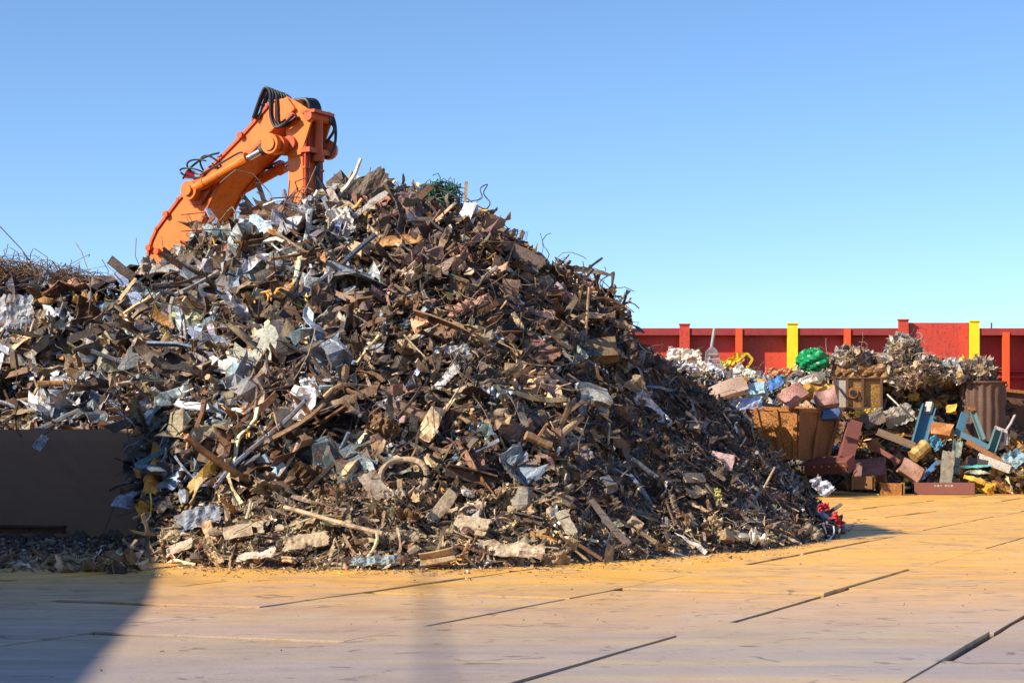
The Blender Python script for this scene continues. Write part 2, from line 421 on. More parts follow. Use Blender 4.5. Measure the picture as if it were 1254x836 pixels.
class Field:
    def __init__(s, x0, x1, y0, y1, st, fn):
        s.x = np.arange(x0, x1+st, st); s.y = np.arange(y0, y1+st, st); s.st = st
        X, Y = np.meshgrid(s.x, s.y, indexing='ij'); s.X, s.Y = X, Y; s.H = fn(X, Y)
        gx, gy = np.gradient(s.H, st); s.gx, s.gy = gx, gy
    def _s(s, A, x, y):
        fx = np.clip((np.asarray(x)-s.x[0])/s.st, 0, len(s.x)-1.001); fy = np.clip((np.asarray(y)-s.y[0])/s.st, 0, len(s.y)-1.001)
        i = fx.astype(int); j = fy.astype(int); u = fx-i; v = fy-j
        return A[i, j]*(1-u)*(1-v)+A[i+1, j]*u*(1-v)+A[i, j+1]*(1-u)*v+A[i+1, j+1]*u*v
    def h(s, x, y): return s._s(s.H, x, y)
    def n(s, x, y):
        n = np.stack([-s._s(s.gx, x, y), -s._s(s.gy, x, y), np.ones_like(np.asarray(x, float))], -1)
        return n/np.linalg.norm(n, axis=-1, keepdims=True)
    def hit(s, px, py):
        D = np.arange(s.y[0], s.y[-1], .05); p = W(px, py, 1.)
        x = (px-CX)/F*D; z = CAMZ+(HY-py)/F*D; ins = z < s.h(x, D)
        if not ins.any(): return None
        k = int(np.argmax(ins)); return np.array([x[k], D[k], z[k]])
    def mesh(s, name, mat, colr, thr=-.02):
        nx, ny = s.H.shape; idx = np.arange(nx*ny).reshape(nx, ny)
        Q = np.stack([idx[:-1, :-1], idx[1:, :-1], idx[1:, 1:], idx[:-1, 1:]], -1).reshape(-1, 4)
        hz = s.H.ravel(); Q = Q[(hz[Q].max(1) > thr)]
        return np.stack([s.X.ravel(), s.Y.ravel(), hz], 1), Q

foot = [(-400, 688), (-200, 688), (0, 689), (200, 691), (300, 696), (400, 698), (560, 698), (700, 691), (850, 681), (950, 672), (1010, 662), (1040, 648), (1052, 637)]
crest = [(-400, 345, 39), (-200, 340, 39), (0, 345, 39), (60, 352, 39), (140, 354, 38.3), (180, 334, 37.5), (250, 300, 37.3), (300, 280, 37), (350, 276, 36.6), (400, 264, 36.2), (450, 238, 36), (475, 232, 36), (520, 243, 36),
         (600, 275, 36), (640, 312, 36.2), (700, 342, 36.4), (745, 362, 36.8), (780, 415, 37.6), (830, 448, 38.3), (900, 488, 39), (950, 545, 40), (1000, 604, 42), (1030, 628, 45)]
P = []; Z = []
fx = [a for a, b in foot]; fD = [GD(b) for a, b in foot]
for a, b in foot: D = GD(b); P.append(((a-CX)/F*D, D)); Z.append(0.)
for a, b, D in crest:
    p = W(a, b, D); P.append((p[0], p[1])); Z.append(p[2])
    if a < 1010:
        df = float(np.interp(a, fx, fD))
        for t, k in ((.33, .30), (.66, .64)):
            Dm = df+(D-df)*t; P.append(((a-CX)/F*Dm, Dm)); Z.append(p[2]*k)
        # behind the crest
    bk = 44.5 if a < 60 else 49
    P.append(((a-CX)/F*bk, bk)); Z.append(0.)
for a, D in ((1075, 52), (1000, 54), (850, 53)): P.append(((a-CX)/F*D, D)); Z.append(0.)
tp = tps(P, Z)
BLX, BLY = -6.6, 35.0     # near right corner of the concrete block
def hmain(X, Y):
    H = tp(X, Y); Hn = H+.24*vnoise(X, Y, 5, 1.3)*np.clip(H, 0, 1)-.22*np.clip(vnoise(X, Y, 6, 4.), 0, 1)*np.clip(H-.3, 0, 1)
    ffy = np.interp(X/Y*F+CX, fx, fD)
    Hn = np.where(Y < ffy, np.minimum(Hn, (Y-ffy)*.6), Hn)
    low = np.clip((Y-28)*.012, 0, .09)+.03*vnoise(X, Y, 8, 2.)*np.clip((Y-28)*.3, 0, 1)
    face = BLY+.3-(X-BLX)*.25
    cpy = np.interp(X/Y*F+CX, [c[0] for c in crest], [c[1] for c in crest])+7+7*np.clip((X/Y*F+CX-760)/80, 0, 1)+8*np.clip((X/Y*F+CX-900)/60, 0, 1)
    cap = CAMZ+(HY-cpy)/F*Y; Hn = np.minimum(Hn, cap-.12+.13*vnoise(X, Y, 9, 2.4))
    kb = np.clip((-6.0-X)/.9, 0, 1); Hn = Hn*(1-kb)+np.minimum(Hn, 1.85+(Y-face-.35)*.95)*kb
    k = np.clip((182-(X/Y*F+CX))/9, 0, 1)*np.clip((face-Y)/.25, 0, 1)
    Hn = Hn*(1-k)+low*k
    Hn = np.where(Y > 49, np.minimum(Hn, (51.5-Y)*.3), Hn)
    return np.maximum(Hn, -.4)
FM = Field(-13.2, 11.5, 25, 56, .16, hmain)

foot2 = [(700, 84), (1030, 84), (1100, 84.3), (1180, 84.6), (1254, 84.6), (1400, 84)]
crest2 = [(640, 470, 74), (700, 455, 74), (790, 445, 74), (830, 448, 74), (870, 456, 75), (930, 462, 78), (990, 458, 84), (1020, 452, 87.5), (1060, 446, 88.5), (1105, 437, 89), (1140, 448, 89), (1180, 458, 89.3), (1215, 462, 90), (1235, 520, 90), (1270, 535, 90), (1400, 540, 90)]
P = []; Z = []
for a, b, D in crest2:
    p = W(a, b, D); P.append((p[0], p[1])); Z.append(p[2])
    P.append(((a-CX)/F*95.5, 95.5)); Z.append(max(0, p[2]-2.5) if a > 980 else max(0, p[2]-3.5))
for a, D in ((600, 56), (780, 58), (850, 64), (895, 74), (925, 82), (980, 83.5), (1032, 83.5), (1080, 84.5), (1130, 84.8), (1200, 85), (1254, 85), (1400, 85)):
    P.append(((a-CX)/F*D, D)); Z.append(0.)
tp2 = tps(P, Z)
def hback(X, Y):
    H = tp2(X, Y); H = H+.25*vnoise(X, Y, 15, 1.1)*np.clip(H, 0, 1)
    cpy = np.interp(X/Y*F+CX, [c[0] for c in crest2], [c[1] for c in crest2])+5
    H = np.minimum(H, CAMZ+(HY-cpy)/F*Y-.2+.2*vnoise(X, Y, 19, 1.6))
    H = np.where(X/Y*F+CX > 1028, np.minimum(H, (Y-83.8)*1.25), H)
    kx = np.clip((X/Y*F+CX-905)/22, 0, 1); H = H*(1-kx)+np.minimum(H, np.maximum(-.1, (Y-84.2)*1.3))*kx
    return np.clip(H, -.4, 7.4)
FB = Field(-2, 27, 55, 95.6, .3, hback)

PAL = {'tan': (.41, .29, .165, 0, 'tan'), 'dust': (.31, .24, .16, 0, 'dusty beige'), 'brown': (.17, .095, .052, 0, 'brown'), 'dkbrown': (.062, .043, .032, 0, 'dark brown'),
       'rust': (.27, .125, .05, 0, 'rust orange'), 'grey': (.20, .20, .205, .3, 'grey'), 'silver': (.40, .44, .50, .6, 'silver'), 'bluegrey': (.20, .27, .36, .35, 'blue grey'),
       'pale': (.58, .54, .47, 0, 'pale cream'), 'yellow': (.62, .36, .04, 0, 'yellow'), 'red': (.21, .085, .06, 0, 'reddish brown'), 'charcoal': (.032, .032, .036, .2, 'charcoal'),
       'teal': (.10, .30, .36, 0, 'teal'), 'white': (.72, .72, .72, 0, 'white'), 'blue': (.07, .22, .50, 0, 'blue'), 'mauve': (.22, .13, .12, 0, 'mauve brown'), 'crimson': (.5, .03, .05, 0, 'crimson'), 'green': (.03, .25, .08, 0, 'green'), 'gold': (.45, .22, .04, 0, 'ochre')}
ZONES = {
 'left': (['dkbrown', 'brown', 'tan', 'silver', 'bluegrey', 'grey', 'rust', 'charcoal', 'pale', 'dust', 'gold'], [.19, .14, .16, .14, .12, .05, .04, .06, .05, .03, .02]),
 'top': (['dkbrown', 'brown', 'tan', 'mauve', 'grey', 'rust', 'charcoal', 'pale', 'red', 'dust', 'gold'], [.18, .2, .17, .12, .07, .05, .06, .02, .06, .04, .03]),
 'foot': (['tan', 'dust', 'brown', 'pale', 'dkbrown', 'gold', 'rust'], [.36, .38, .10, .02, .11, .015, .015]),
 'mid': (['dkbrown', 'brown', 'tan', 'bluegrey', 'grey', 'charcoal', 'mauve', 'dust', 'silver', 'rust'], [.27, .18, .17, .04, .04, .13, .05, .08, .02, .03]),
 'right': (['dkbrown', 'charcoal', 'grey', 'brown', 'dust', 'bluegrey', 'tan', 'pale', 'mauve', 'rust', 'teal'], [.24, .13, .13, .2, .13, .05, .07, .01, .03, .01, .0]),
 'rfoot': (['dkbrown', 'dust', 'tan', 'pale', 'grey', 'charcoal', 'brown', 'yellow'], [.2, .29, .24, .03, .07, .08, .09, .0]),
 'edge': (['charcoal', 'bluegrey', 'grey', 'pale', 'silver', 'brown', 'dkbrown', 'crimson'], [.2, .2, .15, .12, .08, .12, .12, .01]),
 'back': (['pale', 'silver', 'white', 'bluegrey', 'grey', 'tan', 'brown', 'rust', 'blue', 'yellow', 'teal', 'red', 'dkbrown', 'green'], [.17, .13, .1, .1, .1, .1, .08, .06, .03, .04, .03, .03, .02, .01]),
 'junk': (['rust', 'brown', 'dkbrown', 'gold', 'mauve', 'tan', 'charcoal', 'teal', 'blue', 'grey', 'yellow', 'pale'], [.19, .22, .12, .12, .08, .12, .02, .02, .02, .04, .03, .03])}
def zone(px, py):
    if px > 960+(py-540)*.3 and py > 520 and px > 940: return 'edge'
    fy = np.interp(px, [a for a, b in foot], [b for a, b in foot])
    if px > 690:
        if py > fy-55: return 'rfoot'
        if py > 430+(px-800)*.3: return 'right'
        return 'top' if py < 400 else 'right'
    if py > fy-110+max(0, (350-px)*.28): return 'foot'
    if px < 440: return 'left'
    if py < 400: return 'top'
    return 'mid'

# ---- templates for the uncountable small scrap
def make_templates(seed):
    r = np.random.default_rng(seed); T = {'sheet': [], 'strip': [], 'bar': [], 'pipe': [], 'wire': [], 'chunk': [], 'flake': []}
    for i in range(22): T['sheet'].append(g_sheet(r, 1, r.uniform(.22, .8), r.uniform(.3, .95), r.choice([0, 0, 1.5, -1.8, 2.6]), 10, 6, .01, .22, 6))
    for i in range(16): T['flake'].append(g_sheet(r, 1, r.uniform(.15, .55), r.uniform(.4, .9), r.choice([0, 2.2]), 5, 4, 0, .3, 4))
    for i in range(18): T['strip'].append(g_strip(r, 1, r.uniform(.04, .15), r.uniform(.2, 1.1), 10, .015))
    for i in range(8): T['bar'].append(g_bar(r, 1, r.uniform(.04, .12), r.uniform(.02, .06), .1, 4))
    for i in range(8): T['pipe'].append(g_pipe(r, 1, r.uniform(.022, .06), r.uniform(.1, .6), 8, 6))
    for i in range(12): T['wire'].append(g_wire(r, 1, .0075, r.uniform(.5, 1.8), 15))
    for i in range(10): T['chunk'].append(g_chunk(r, 1, r.uniform(.4, .9), r.uniform(.3, .6)))
    return T
TT = make_templates(11)
def rand_rots(r, n_, normals, tilt, flow=0.):
    """random frames whose z axis scatters around the normals"""
    nn = normals+r.normal(0, 1, (n_, 3))*tilt[:, None]; nn /= np.linalg.norm(nn, axis=1)[:, None]
    u = r.normal(0, 1, (n_, 3))
    if flow is not None: u[:, 2] *= 1-flow; 
    u -= nn*(u*nn).sum(1)[:, None]; u /= np.linalg.norm(u, axis=1)[:, None]
    return np.stack([u, np.cross(nn, u), nn], 2)
def scatter(r, pos, nrm, kinds, sizes, colors, tilt, flow=.3):
    """returns V, quads, colours; every list is per piece"""
    Rm = rand_rots(r, len(pos), nrm, tilt, flow); VV = []; FF = []; CC = []; base = 0
    pick = r.integers(0, 1000, len(pos))
    keys = [(k, int(pick[i]) % len(TT[k])) for i, k in enumerate(kinds)]
    order = {}
    for i, k in enumerate(keys): order.setdefault(k, []).append(i)
    for (k, j), ids in order.items():
        tv, tf = TT[k][j]; ids = np.array(ids); m = len(ids); nv = len(tv)
        sc = sizes[ids][:, None]*r.uniform(.8, 1.2, (m, 3))
        v = np.einsum('nij,nkj->nki', Rm[ids], tv[None]*sc[:, None, :])+pos[ids][:, None]
        f = tf[None]+(np.arange(m)*nv)[:, None, None]+base
        VV.append(v.reshape(-1, 3)); FF.append(f.reshape(-1, 4)); CC.append(np.repeat(colors[ids], nv, 0)); base += m*nv
    return np.concatenate(VV), np.concatenate(FF), np.concatenate(CC)
def z_foot(z): return z in ('foot', 'rfoot')
def pick_colors(r, zs):
    out_ = np.zeros((len(zs), 4))
    for z in set(zs):
        ids = np.array([i for i, q in enumerate(zs) if q == z]); nm, p = ZONES[z]; p = np.array(p)/sum(p)
        ch = r.choice(len(nm), len(ids), p=p); C = np.array([PAL[n][:4] for n in nm])[ch]
        k = .74*np.exp(r.normal(0, .64, (len(ids), 1))); k = np.where(z_foot(z), 1.18*k**.7, k); C[:, :3] = np.clip(C[:, :3]*k*r.uniform(.9, 1.1, (len(ids), 3)), .008, .85); out_[ids] = C
    return out_
KMIX = {'left': dict(sheet=.32, strip=.3, bar=.07, pipe=.1, wire=.09, chunk=.01, flake=.11), 'top': dict(sheet=.24, strip=.34, bar=.09, pipe=.08, wire=.08, chunk=.01, flake=.16),
        'mid': dict(sheet=.24, strip=.33, bar=.09, pipe=.11, wire=.09, chunk=.02, flake=.12), 'foot': dict(sheet=.2, strip=.28, bar=.14, pipe=.08, wire=.05, chunk=.08, flake=.17),
        'right': dict(sheet=.15, strip=.38, bar=.12, pipe=.06, wire=.05, chunk=.03, flake=.21), 'rfoot': dict(sheet=.15, strip=.3, bar=.12, pipe=.06, wire=.05, chunk=.08, flake=.24),
        'edge': dict(sheet=.2, strip=.3, bar=.06, pipe=.05, wire=.05, chunk=.04, flake=.3), 'back': dict(sheet=.34, strip=.22, bar=.08, pipe=.08, wire=.06, chunk=.04, flake=.18),
        'junk': dict(sheet=.3, strip=.2, bar=.18, pipe=.12, wire=.04, chunk=.04, flake=.12)}
def mass(field, n_, seed, zfun, size, region, keep):
    r = np.random.default_rng(seed)
    x = r.uniform(region[0], region[1], n_*3); y = r.uniform(region[2], region[3], n_*3)
    h = field.h(x, y); ok = (h > -.04) & keep(x, y, h, r); x, y, h = x[ok][:n_], y[ok][:n_], h[ok][:n_]
    nrm = field.n(x, y); pos = np.stack([x, y, h], 1); px, py = proj(pos)
    zs = [zfun(a, b) for a, b in zip(px, py)]
    cl = pick_colors(r, zs); kinds = []
    for z in zs: kinds.append(r.choice(list(KMIX[z].keys()), p=np.array(list(KMIX[z].values()))/sum(KMIX[z].values())))
    for i, kk in enumerate(kinds):
        if kk == 'wire': cl[i] = (.09, .06, .042, 0) if i % 4 else (.22, .16, .11, 0)
    s_ = size(r, zs, kinds)
    pos = pos+nrm*(r.uniform(-.35, .55, len(pos))*s_*.5)[:, None]
    pos[:, 2] = np.maximum(pos[:, 2], .02)
    return scatter(r, pos, nrm, kinds, s_, cl, r.uniform(.25, .9, len(pos)), .5)
ZS = {'left': .48, 'top': .34, 'mid': .34, 'foot': .21, 'right': .185, 'rfoot': .165, 'edge': .24, 'back': .5, 'junk': .5}
KS = {'sheet': 1., 'strip': 1.25, 'bar': 1.15, 'pipe': 1.3, 'wire': 1.25, 'chunk': .55, 'flake': .7}
def size_fn(r, zs, kinds):
    return np.array([ZS[z]*KS[k] for z, k in zip(zs, kinds)])*np.clip(np.exp(r.normal(-.05, .55, len(zs))), .3, 2.6)
def keep_main(x, y, h, r):
    ridge = 38.5+np.clip((x-3)*1.6, 0, 10)
    k = (y < ridge) | (r.uniform(0, 1, len(x)) < .15)
    inblock = ((x/y*F+CX < 187) & (y > 28.8) & (y < BLY+.2-(x-BLX)*.25)) | (x < BLX+.05) & (y > BLY-.1-(x-BLX)*.25) & (y < BLY+.75-(x-BLX)*.25)
    return k & ~inblock & ((h > .02) | (r.uniform(0, 1, len(x)) < .25))
bv, bq = FM.mesh('x', None, None)
r0 = np.random.default_rng(1)
bc = np.tile(np.array([.045, .032, .024, 0.]), (len(bv), 1))  # very dark base colour puts deep shade into gaps between the pieces
V1, F1, C1 = mass(FM, 62000, 21, zone, size_fn, (-13, 11, 25.5, 53), keep_main)
V = np.vstack([bv, V1]); Q = np.vstack([bq, F1+len(bv)]); C = np.vstack([bc, C1])
o = mesh_obj('scrap_heap', V, Q, M_SCRAP, None, C)
tag(o, 'tall heap of tangled brown and grey scrap metal spilling over the steel plates', 'scrap heap', None, 'stuff')

bv, bq = FB.mesh('x', None, None)
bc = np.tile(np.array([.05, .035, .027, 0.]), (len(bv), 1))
def zone2(px, py): return 'back' if (px < 1020 or py < 455) and px < 1215 else 'junk'
def keep_back(x, y, h, r):
    px = x/y*F+CX; return (px > 760) & (h > .05)
V1, F1, C1 = mass(FB, 21000, 22, zone2, size_fn, (2, 26, 57, 93.5), keep_back)
V = np.vstack([bv, V1]); Q = np.vstack([bq, F1+len(bv)]); C = np.vstack([bc, C1])
o = mesh_obj('mixed_scrap_heap', V, Q, M_SCRAP, None, C)
tag(o, 'lower heap of pale mixed scrap running along the red wall', 'scrap heap', None, 'stuff')

# ------------------------------------------------------------------ left concrete block and an added unseen wall shaped to shade the corner
def block():
    u = np.array([-1, .25, 0]); u /= np.linalg.norm(u); nrm = np.array([.25, 1, 0])/math.hypot(.25, 1)
    L, T, H = 5.0, .7, 2.04
    c = np.array([BLX, BLY, 0.])
    nu, nz = 24, 10; r = np.random.default_rng(4); V = []; Fc = []
    mb = MB()
    def pt(a, z, d): return c+u*a+nrm*d+np.array([0, 0, z])
    grid = [[pt(L*i/nu, H*j/nz, r.normal(0, .004)+(.03 if j == nz else 0)) for j in range(nz+1)] for i in range(nu+1)]
    V = [p for row in grid for p in row]; n = nz+1
    Fc = [[i*n+j, (i+1)*n+j, (i+1)*n+j+1, i*n+j+1] for i in range(nu) for j in range(nz)]
    mb.add(V, Fc)
    mb.add([pt(0, 0, 0), pt(0, 0, T), pt(0, H, T), pt(0, H, .03), pt(L, 0, 0), pt(L, 0, T), pt(L, H, T), pt(L, H, .03)], [[0, 3, 2, 1], [4, 5, 6, 7], [1, 2, 6, 5], [3, 7, 6, 2]])
    o = mb.obj('concrete_wall', M_CONC); tag(o, 'low dark stained concrete wall holding back the left end of the tall heap', 'wall')
    # rail lying before it
    P_ = [pt(-.2+1.2, .13, -1.0), pt(2.6, .13, -.85), pt(5., .12, -.9)]
    V, Fc = sweep([(-.09, -.05), (.09, -.05), (.09, -.03), (.02, -.02), (.02, .04), (.06, .05), (.06, .09), (-.06, .09), (-.06, .05), (-.02, .04), (-.02, -.02), (-.09, -.03)], np.array(P_)+np.array([0, 0, .12]))
    o = mesh_obj('steel_rail', V, Fc, M_RUSTDK); tag(o, 'long dark steel rail lying along the base of the low concrete wall', 'rail')
block()
prof = [(-12, 9.6), (4.6, 9.6), (5.2, 9.0), (6.3, 8.55), (9, 8.3), (14.9, 7.8), (20.5, 7.15), (22.8, 6.85), (23.4, 7.3), (24.6, 8.3), (26.5, 8.8), (28.3, 8.3), (29.7, 8.0), (30.7, 7.6), (32.2, 6.6), (33.6, 5.4), (36, 3.6), (40, 2.6)]  # heights of the added wall, set by where its shadow edge falls
V = []; 
for y, h in prof:
    for dx in (0, .6): V += [(-14.6+dx, y, 0), (-14.6+dx, y, h)]
Fc = []
for i in range(len(prof)-1):
    a = i*4; b = a+4; Fc += [[a, b, b+1, a+1], [a+2, a+3, b+3, b+2], [a+1, b+1, b+3, a+3]]
Fc += [[0, 1, 3, 2], [len(V)-4, len(V)-2, len(V)-1, len(V)-3]]
o = mesh_obj('unseen_shade_wall', V, Fc, M_CONC); tag(o, 'added high concrete wall out of view, shaped to shade the left corner', 'wall')

e = empty('shadow_crane', (-19.6, -5, 0), 'added out-of-view mast and thin bar casting the soft band on the plates', 'shadow_crane')  # added out of view for the soft shadow band on the plates
m = MB(); m.box((-19.6, -5, 7), (.8, .8, 14)); m.obj('mast', M_YEL, e)
m = MB(); m.box((-19.3, 7, 14.2), (.035, 25, .035), rotz(.053)); m.obj('shadow_bar', M_YEL, e)  # width set by how faint the shadow band should be
# ------------------------------------------------------------------ red wall
YW = 96.0
def wx(px): return (px-CX)/F*YW
def wz(py): return CAMZ+(HY-py)/F*YW
def red_wall():
    t = empty('steel_wall', (wx(1000), YW, 0), 'long red painted steel wall with upright posts behind the mixed scrap', 'wall')
    top = wz(402)
    m = MB()
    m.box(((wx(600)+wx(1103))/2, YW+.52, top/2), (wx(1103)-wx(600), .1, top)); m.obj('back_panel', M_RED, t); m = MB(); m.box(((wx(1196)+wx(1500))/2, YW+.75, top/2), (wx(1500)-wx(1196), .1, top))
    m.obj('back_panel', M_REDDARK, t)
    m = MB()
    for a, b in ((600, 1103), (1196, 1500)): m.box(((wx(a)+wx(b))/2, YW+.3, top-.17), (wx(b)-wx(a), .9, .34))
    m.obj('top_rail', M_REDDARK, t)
    m = MB(); m.box(((wx(1110)+wx(1190))/2, YW+.15, wz(395)/2), (wx(1190)-wx(1110), .2, wz(395))); m.obj('tall_panel', M_RED, t)
    for px, wpx, mat, tp_ in ((704, 9, M_RED, 404), (771, 7, M_ORRED, 404), (838, 12, M_RED, 398), (904.5, 8, M_ORRED, 402.6), (970, 12.5, M_YEL, 397), (1037, 8, M_ORRED, 402.6), (1105.5, 12, M_RED, 392.5), (1192.5, 11.5, M_YEL, 394), (1231, 8, M_ORRED, 407), (1262, 9, M_ORRED, 404), (1330, 9, M_ORRED, 404)):
        m = MB(); h = wz(tp_); wd = wpx/F*YW
        m.box((wx(px), YW-.12, h/2), (wd, .2, h)); m.box((wx(px), YW+.2, (h-.36)/2), (.05, .5, h-.36))
        m.obj('post', mat, t)
        if tp_ < 400:
            m = MB(); m.box((wx(px), YW-.12, h+.03), (wd+.08, .3, .06)); m.obj('post_cap', mat, t)
    # horizontal rail of the right bay
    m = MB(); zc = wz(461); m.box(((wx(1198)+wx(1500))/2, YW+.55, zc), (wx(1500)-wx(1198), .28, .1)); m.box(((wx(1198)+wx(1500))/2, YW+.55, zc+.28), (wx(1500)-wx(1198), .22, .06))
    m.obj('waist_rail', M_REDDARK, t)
    # faint pale lettering on the tall panel
    c = bpy.data.curves.new('lettering', 'FONT'); c.body = 'Jo'; c.size = .95; c.extrude = .004
    tob = bpy.data.objects.new('lettering_src', c); col.objects.link(tob)
    me = bpy.data.meshes.new_from_object(tob); bpy.data.objects.remove(tob)
    lo = bpy.data.objects.new('painted_lettering', me); col.objects.link(lo)
    me.materials.append(painted('faded_white_lettering', (.48, .2, .2), .3, .6, False))
    lo.matrix_world = Matrix.Translation((wx(1117)-t.location.x, YW+.038-t.location.y, wz(423)))@Matrix.Rotation(R(-32), 4, 'Y')@Matrix.Rotation(R(90), 4, 'X')
    lo.parent = t
    # thin aerial on top
    V, Fc = sweep(circ(.04, 6), [(wx(1216), YW+.3, top), (wx(1216), YW+.3, top+.3)]); mesh_obj('stub_pipe', V, Fc, M_DKSTEEL, t)
red_wall()
# end post in orange red close to the right edge
m = MB(); p = W(1254, 520, 91); m.box((p[0]+.05, 91, 1.9), (.42, .42, 3.8)); m.box((p[0]+.05, 91, 3.83), (.5, .5, .08))
tag(m.obj('gate_post', M_ORRED), 'short bright orange red post before the dark right end of the red wall', 'post')

# ------------------------------------------------------------------ excavator
PHI = R(-30); Hd = np.array([math.cos(PHI), math.sin(PHI), 0]); Nd = np.array([math.sin(PHI), -math.cos(PHI), 0]); Q0 = np.array([-4.28, 40., 0])
def bp(px, py, off=0.):
    """point of the plane (offset off towards the viewer) seen at a pixel"""
    d = np.array([(px-CX)/F, 1., (HY-py)/F]); o_ = np.array([0, 0, CAMZ]); q = Q0+Nd*off
    t = np.dot(q-o_, Nd)/np.dot(d, Nd); return o_+d*t
def prism(poly, off0, off1, ref=None):
    """poly: pixels measured on the plane at offset ref; extruded along the side normal"""
    ref = off0 if ref is None else ref
    A = [bp(a, b, ref)+Nd*(off0-ref) for a, b in poly]; B = [p+Nd*(off1-off0) for p in A]; n = len(poly)
    return np.array(A+B), [list(range(n)), list(range(2*n-1, n-1, -1))]+[[i, i+n, (i+1) % n+n, (i+1) % n] for i in range(n)]
def crop1(x, y): return (160+x/3.484, 90+y/3.484)
M_DKRED = painted('dark_red_paint', (.35, .03, .015), .1, .5)
def excavator():
    base = bp(60, 470, 0); base[2] = 0
    e = empty('excavator', base, 'orange excavator working behind the tall scrap heap with its arm folded over the crest', 'excavator')
    hw = .42
    top = [crop1(*p) for p in ((62, 800), (75, 775), (90, 715), (112, 665), (160, 600), (205, 540), (250, 490), (300, 440), (380, 365), (480, 262), (540, 195), (585, 140), (610, 112), (668, 104))]
    bot = [crop1(*p) for p in ((700, 150), (672, 185), (640, 208), (600, 246), (560, 290), (520, 330), (470, 378), (420, 428), (375, 482), (340, 545), (300, 640), (262, 695), (215, 760), (150, 850), (60, 960))]
    low = [crop1(-30, 1020), crop1(0, 900)]
    poly = top+bot+low
    V, Fc = prism(poly, hw, -hw)
    boom = mesh_obj('boom', V, Fc, M_ORANGE, e)
    bv_ = boom.modifiers.new('bevel', 'BEVEL'); bv_.width = .02; bv_.segments = 2; bv_.limit_method = 'ANGLE'
    # flange strips along the top and bottom edges of the box
    for line, s_ in ((top[1:-1], 1), (bot[4:12], -1)):
        m = MB()
        for off in (hw+.015, -hw-.015):
            pts = [bp(a, b, hw)+Nd*(off-hw) for a, b in line]
            m.add(*sweep([(-.025, -.03), (.025, -.03), (.025, .03), (-.025, .03)], pts))
        m.obj('boom_flange', M_ORANGE2, boom if False else e)
    # lug for the arm cylinder on the boom side + pin boss
    for off in (hw, -hw):
        s_ = 1 if off > 0 else -1
        c = bp(*crop1(283, 505), hw)+Nd*(off-hw)
        m = MB(); m.add(*disc_cyl(c+Nd*.14*s_, Nd, .2, .3, 20)); m.add(*disc_cyl(c+Nd*.31*s_, Nd, .11, .08, 16)); m.obj('pin_boss', M_ORANGE, e)
        m = MB()
        V, Fc = prism([crop1(*q) for q in ((255, 470), (330, 440), (350, 500), (310, 560), (262, 560))], hw+.003, hw+.1)
        if s_ < 0: V = V-Nd*(2*hw+.103)
        m.add(V, Fc); m.obj('cylinder_bracket', M_ORANGE2, e)
        # arm cylinder: barrel, rod, rod eye
        a = c+Nd*.2*s_; b = bp(*crop1(632, 308), hw)+Nd*(off-hw)+Nd*.2*s_
        d = b-a; Lc = np.linalg.norm(d); d = d/Lc
        mid = a+d*Lc*.66
        m = MB(); m.add(*sweep(circ(.105, 16), [a, mid])); m.add(*disc_cyl(mid, d, .135, .18, 16)); m.add(*disc_cyl(a+d*.35, d, .122, .1, 16)); cb = m.obj('cylinder_barrel', M_ORANGE, e, smooth=False)
        m = MB(); m.add(*sweep(circ(.066, 14), [mid, b])); m.obj('cylinder_rod', M_CHROME, e)
        m = MB(); m.add(*disc_cyl(b-d*.16, d, .12, .28, 14)); m.obj('rod_end', M_DKSTEEL, e)
        m = MB(); m.add(*disc_cyl(b, Nd, .205, .24, 22)); m.add(*disc_cyl(b+Nd*.13*s_, Nd, .14, .05, 18)); m.obj('rod_eye', M_ORANGE, e)
        # steel line along the barrel
        side = np.array([0, 0, 1.])*.19+Nd*.05*s_
        m = MB(); m.add(*tube([a+d*.3+side, a+d*.9+side, mid-d*.1+side, mid+side*.6], .022, 6)); m.obj('cylinder_line', M_DKSTEEL, e)
    # cross tube carried by the stick, takes the two rod eyes
    c0 = bp(*crop1(640, 308), hw)
    m = MB(); m.add(*disc_cyl(c0+Hd*.05-Nd*hw, Nd, .17, 2*hw+.35, 20)); m.obj('cross_tube', M_ORANGE2, e)
    # stick: two box parts
    sw = .29
    left = [(664, 250), (668, 345), (672, 420), (672, 500), (676, 620), (700, 900)]
    rightl = [(800, 900), (742, 620), (738, 500), (734, 345), (732, 190), (722, 150)]
    poly = [crop1(*p) for p in left+rightl+[(700, 112), (665, 108)]]
    V, Fc = prism(poly, sw, -sw)
    st = mesh_obj('stick', V, Fc, M_ORANGE, e); b2 = st.modifiers.new('bevel', 'BEVEL'); b2.width = .02; b2.segments = 2; b2.limit_method = 'ANGLE'
    # head cheek plates
    poly = [crop1(*p) for p in ((655, 115), (672, 100), (725, 128), (772, 160), (778, 200), (732, 345), (700, 355), (640, 350), (625, 300), (672, 268), (668, 200))]
    for off in (sw+.003, -sw-.053):
        V, Fc = prism(poly, off+.05, off, sw); mesh_obj('cheek_plate', V, Fc, M_ORANGE, e)
    # pins through the head, proud bosses
    for cxy, rad, ln in (((700, 196), .12, .86), ((768, 182), .10, .8), ((690, 300), .15, .84)):
        m = MB(); c = bp(*crop1(*cxy), sw)-Nd*sw; m.add(*disc_cyl(c, Nd, rad, ln, 18)); m.obj('pin', M_ORANGE2, e)
    # grab cylinder on the front of the stick with its rod
    fr = bp(*crop1(734, 300), sw)-Nd*sw
    def fpt(z, out_, side): q = fr.copy(); q[2] = z; return q+Hd*out_+Nd*side
    zt = bp(*crop1(740, 190), 0)[2]; zb = bp(*crop1(740, 900), 0)[2]; zm = bp(*crop1(740, 370), 0)[2]
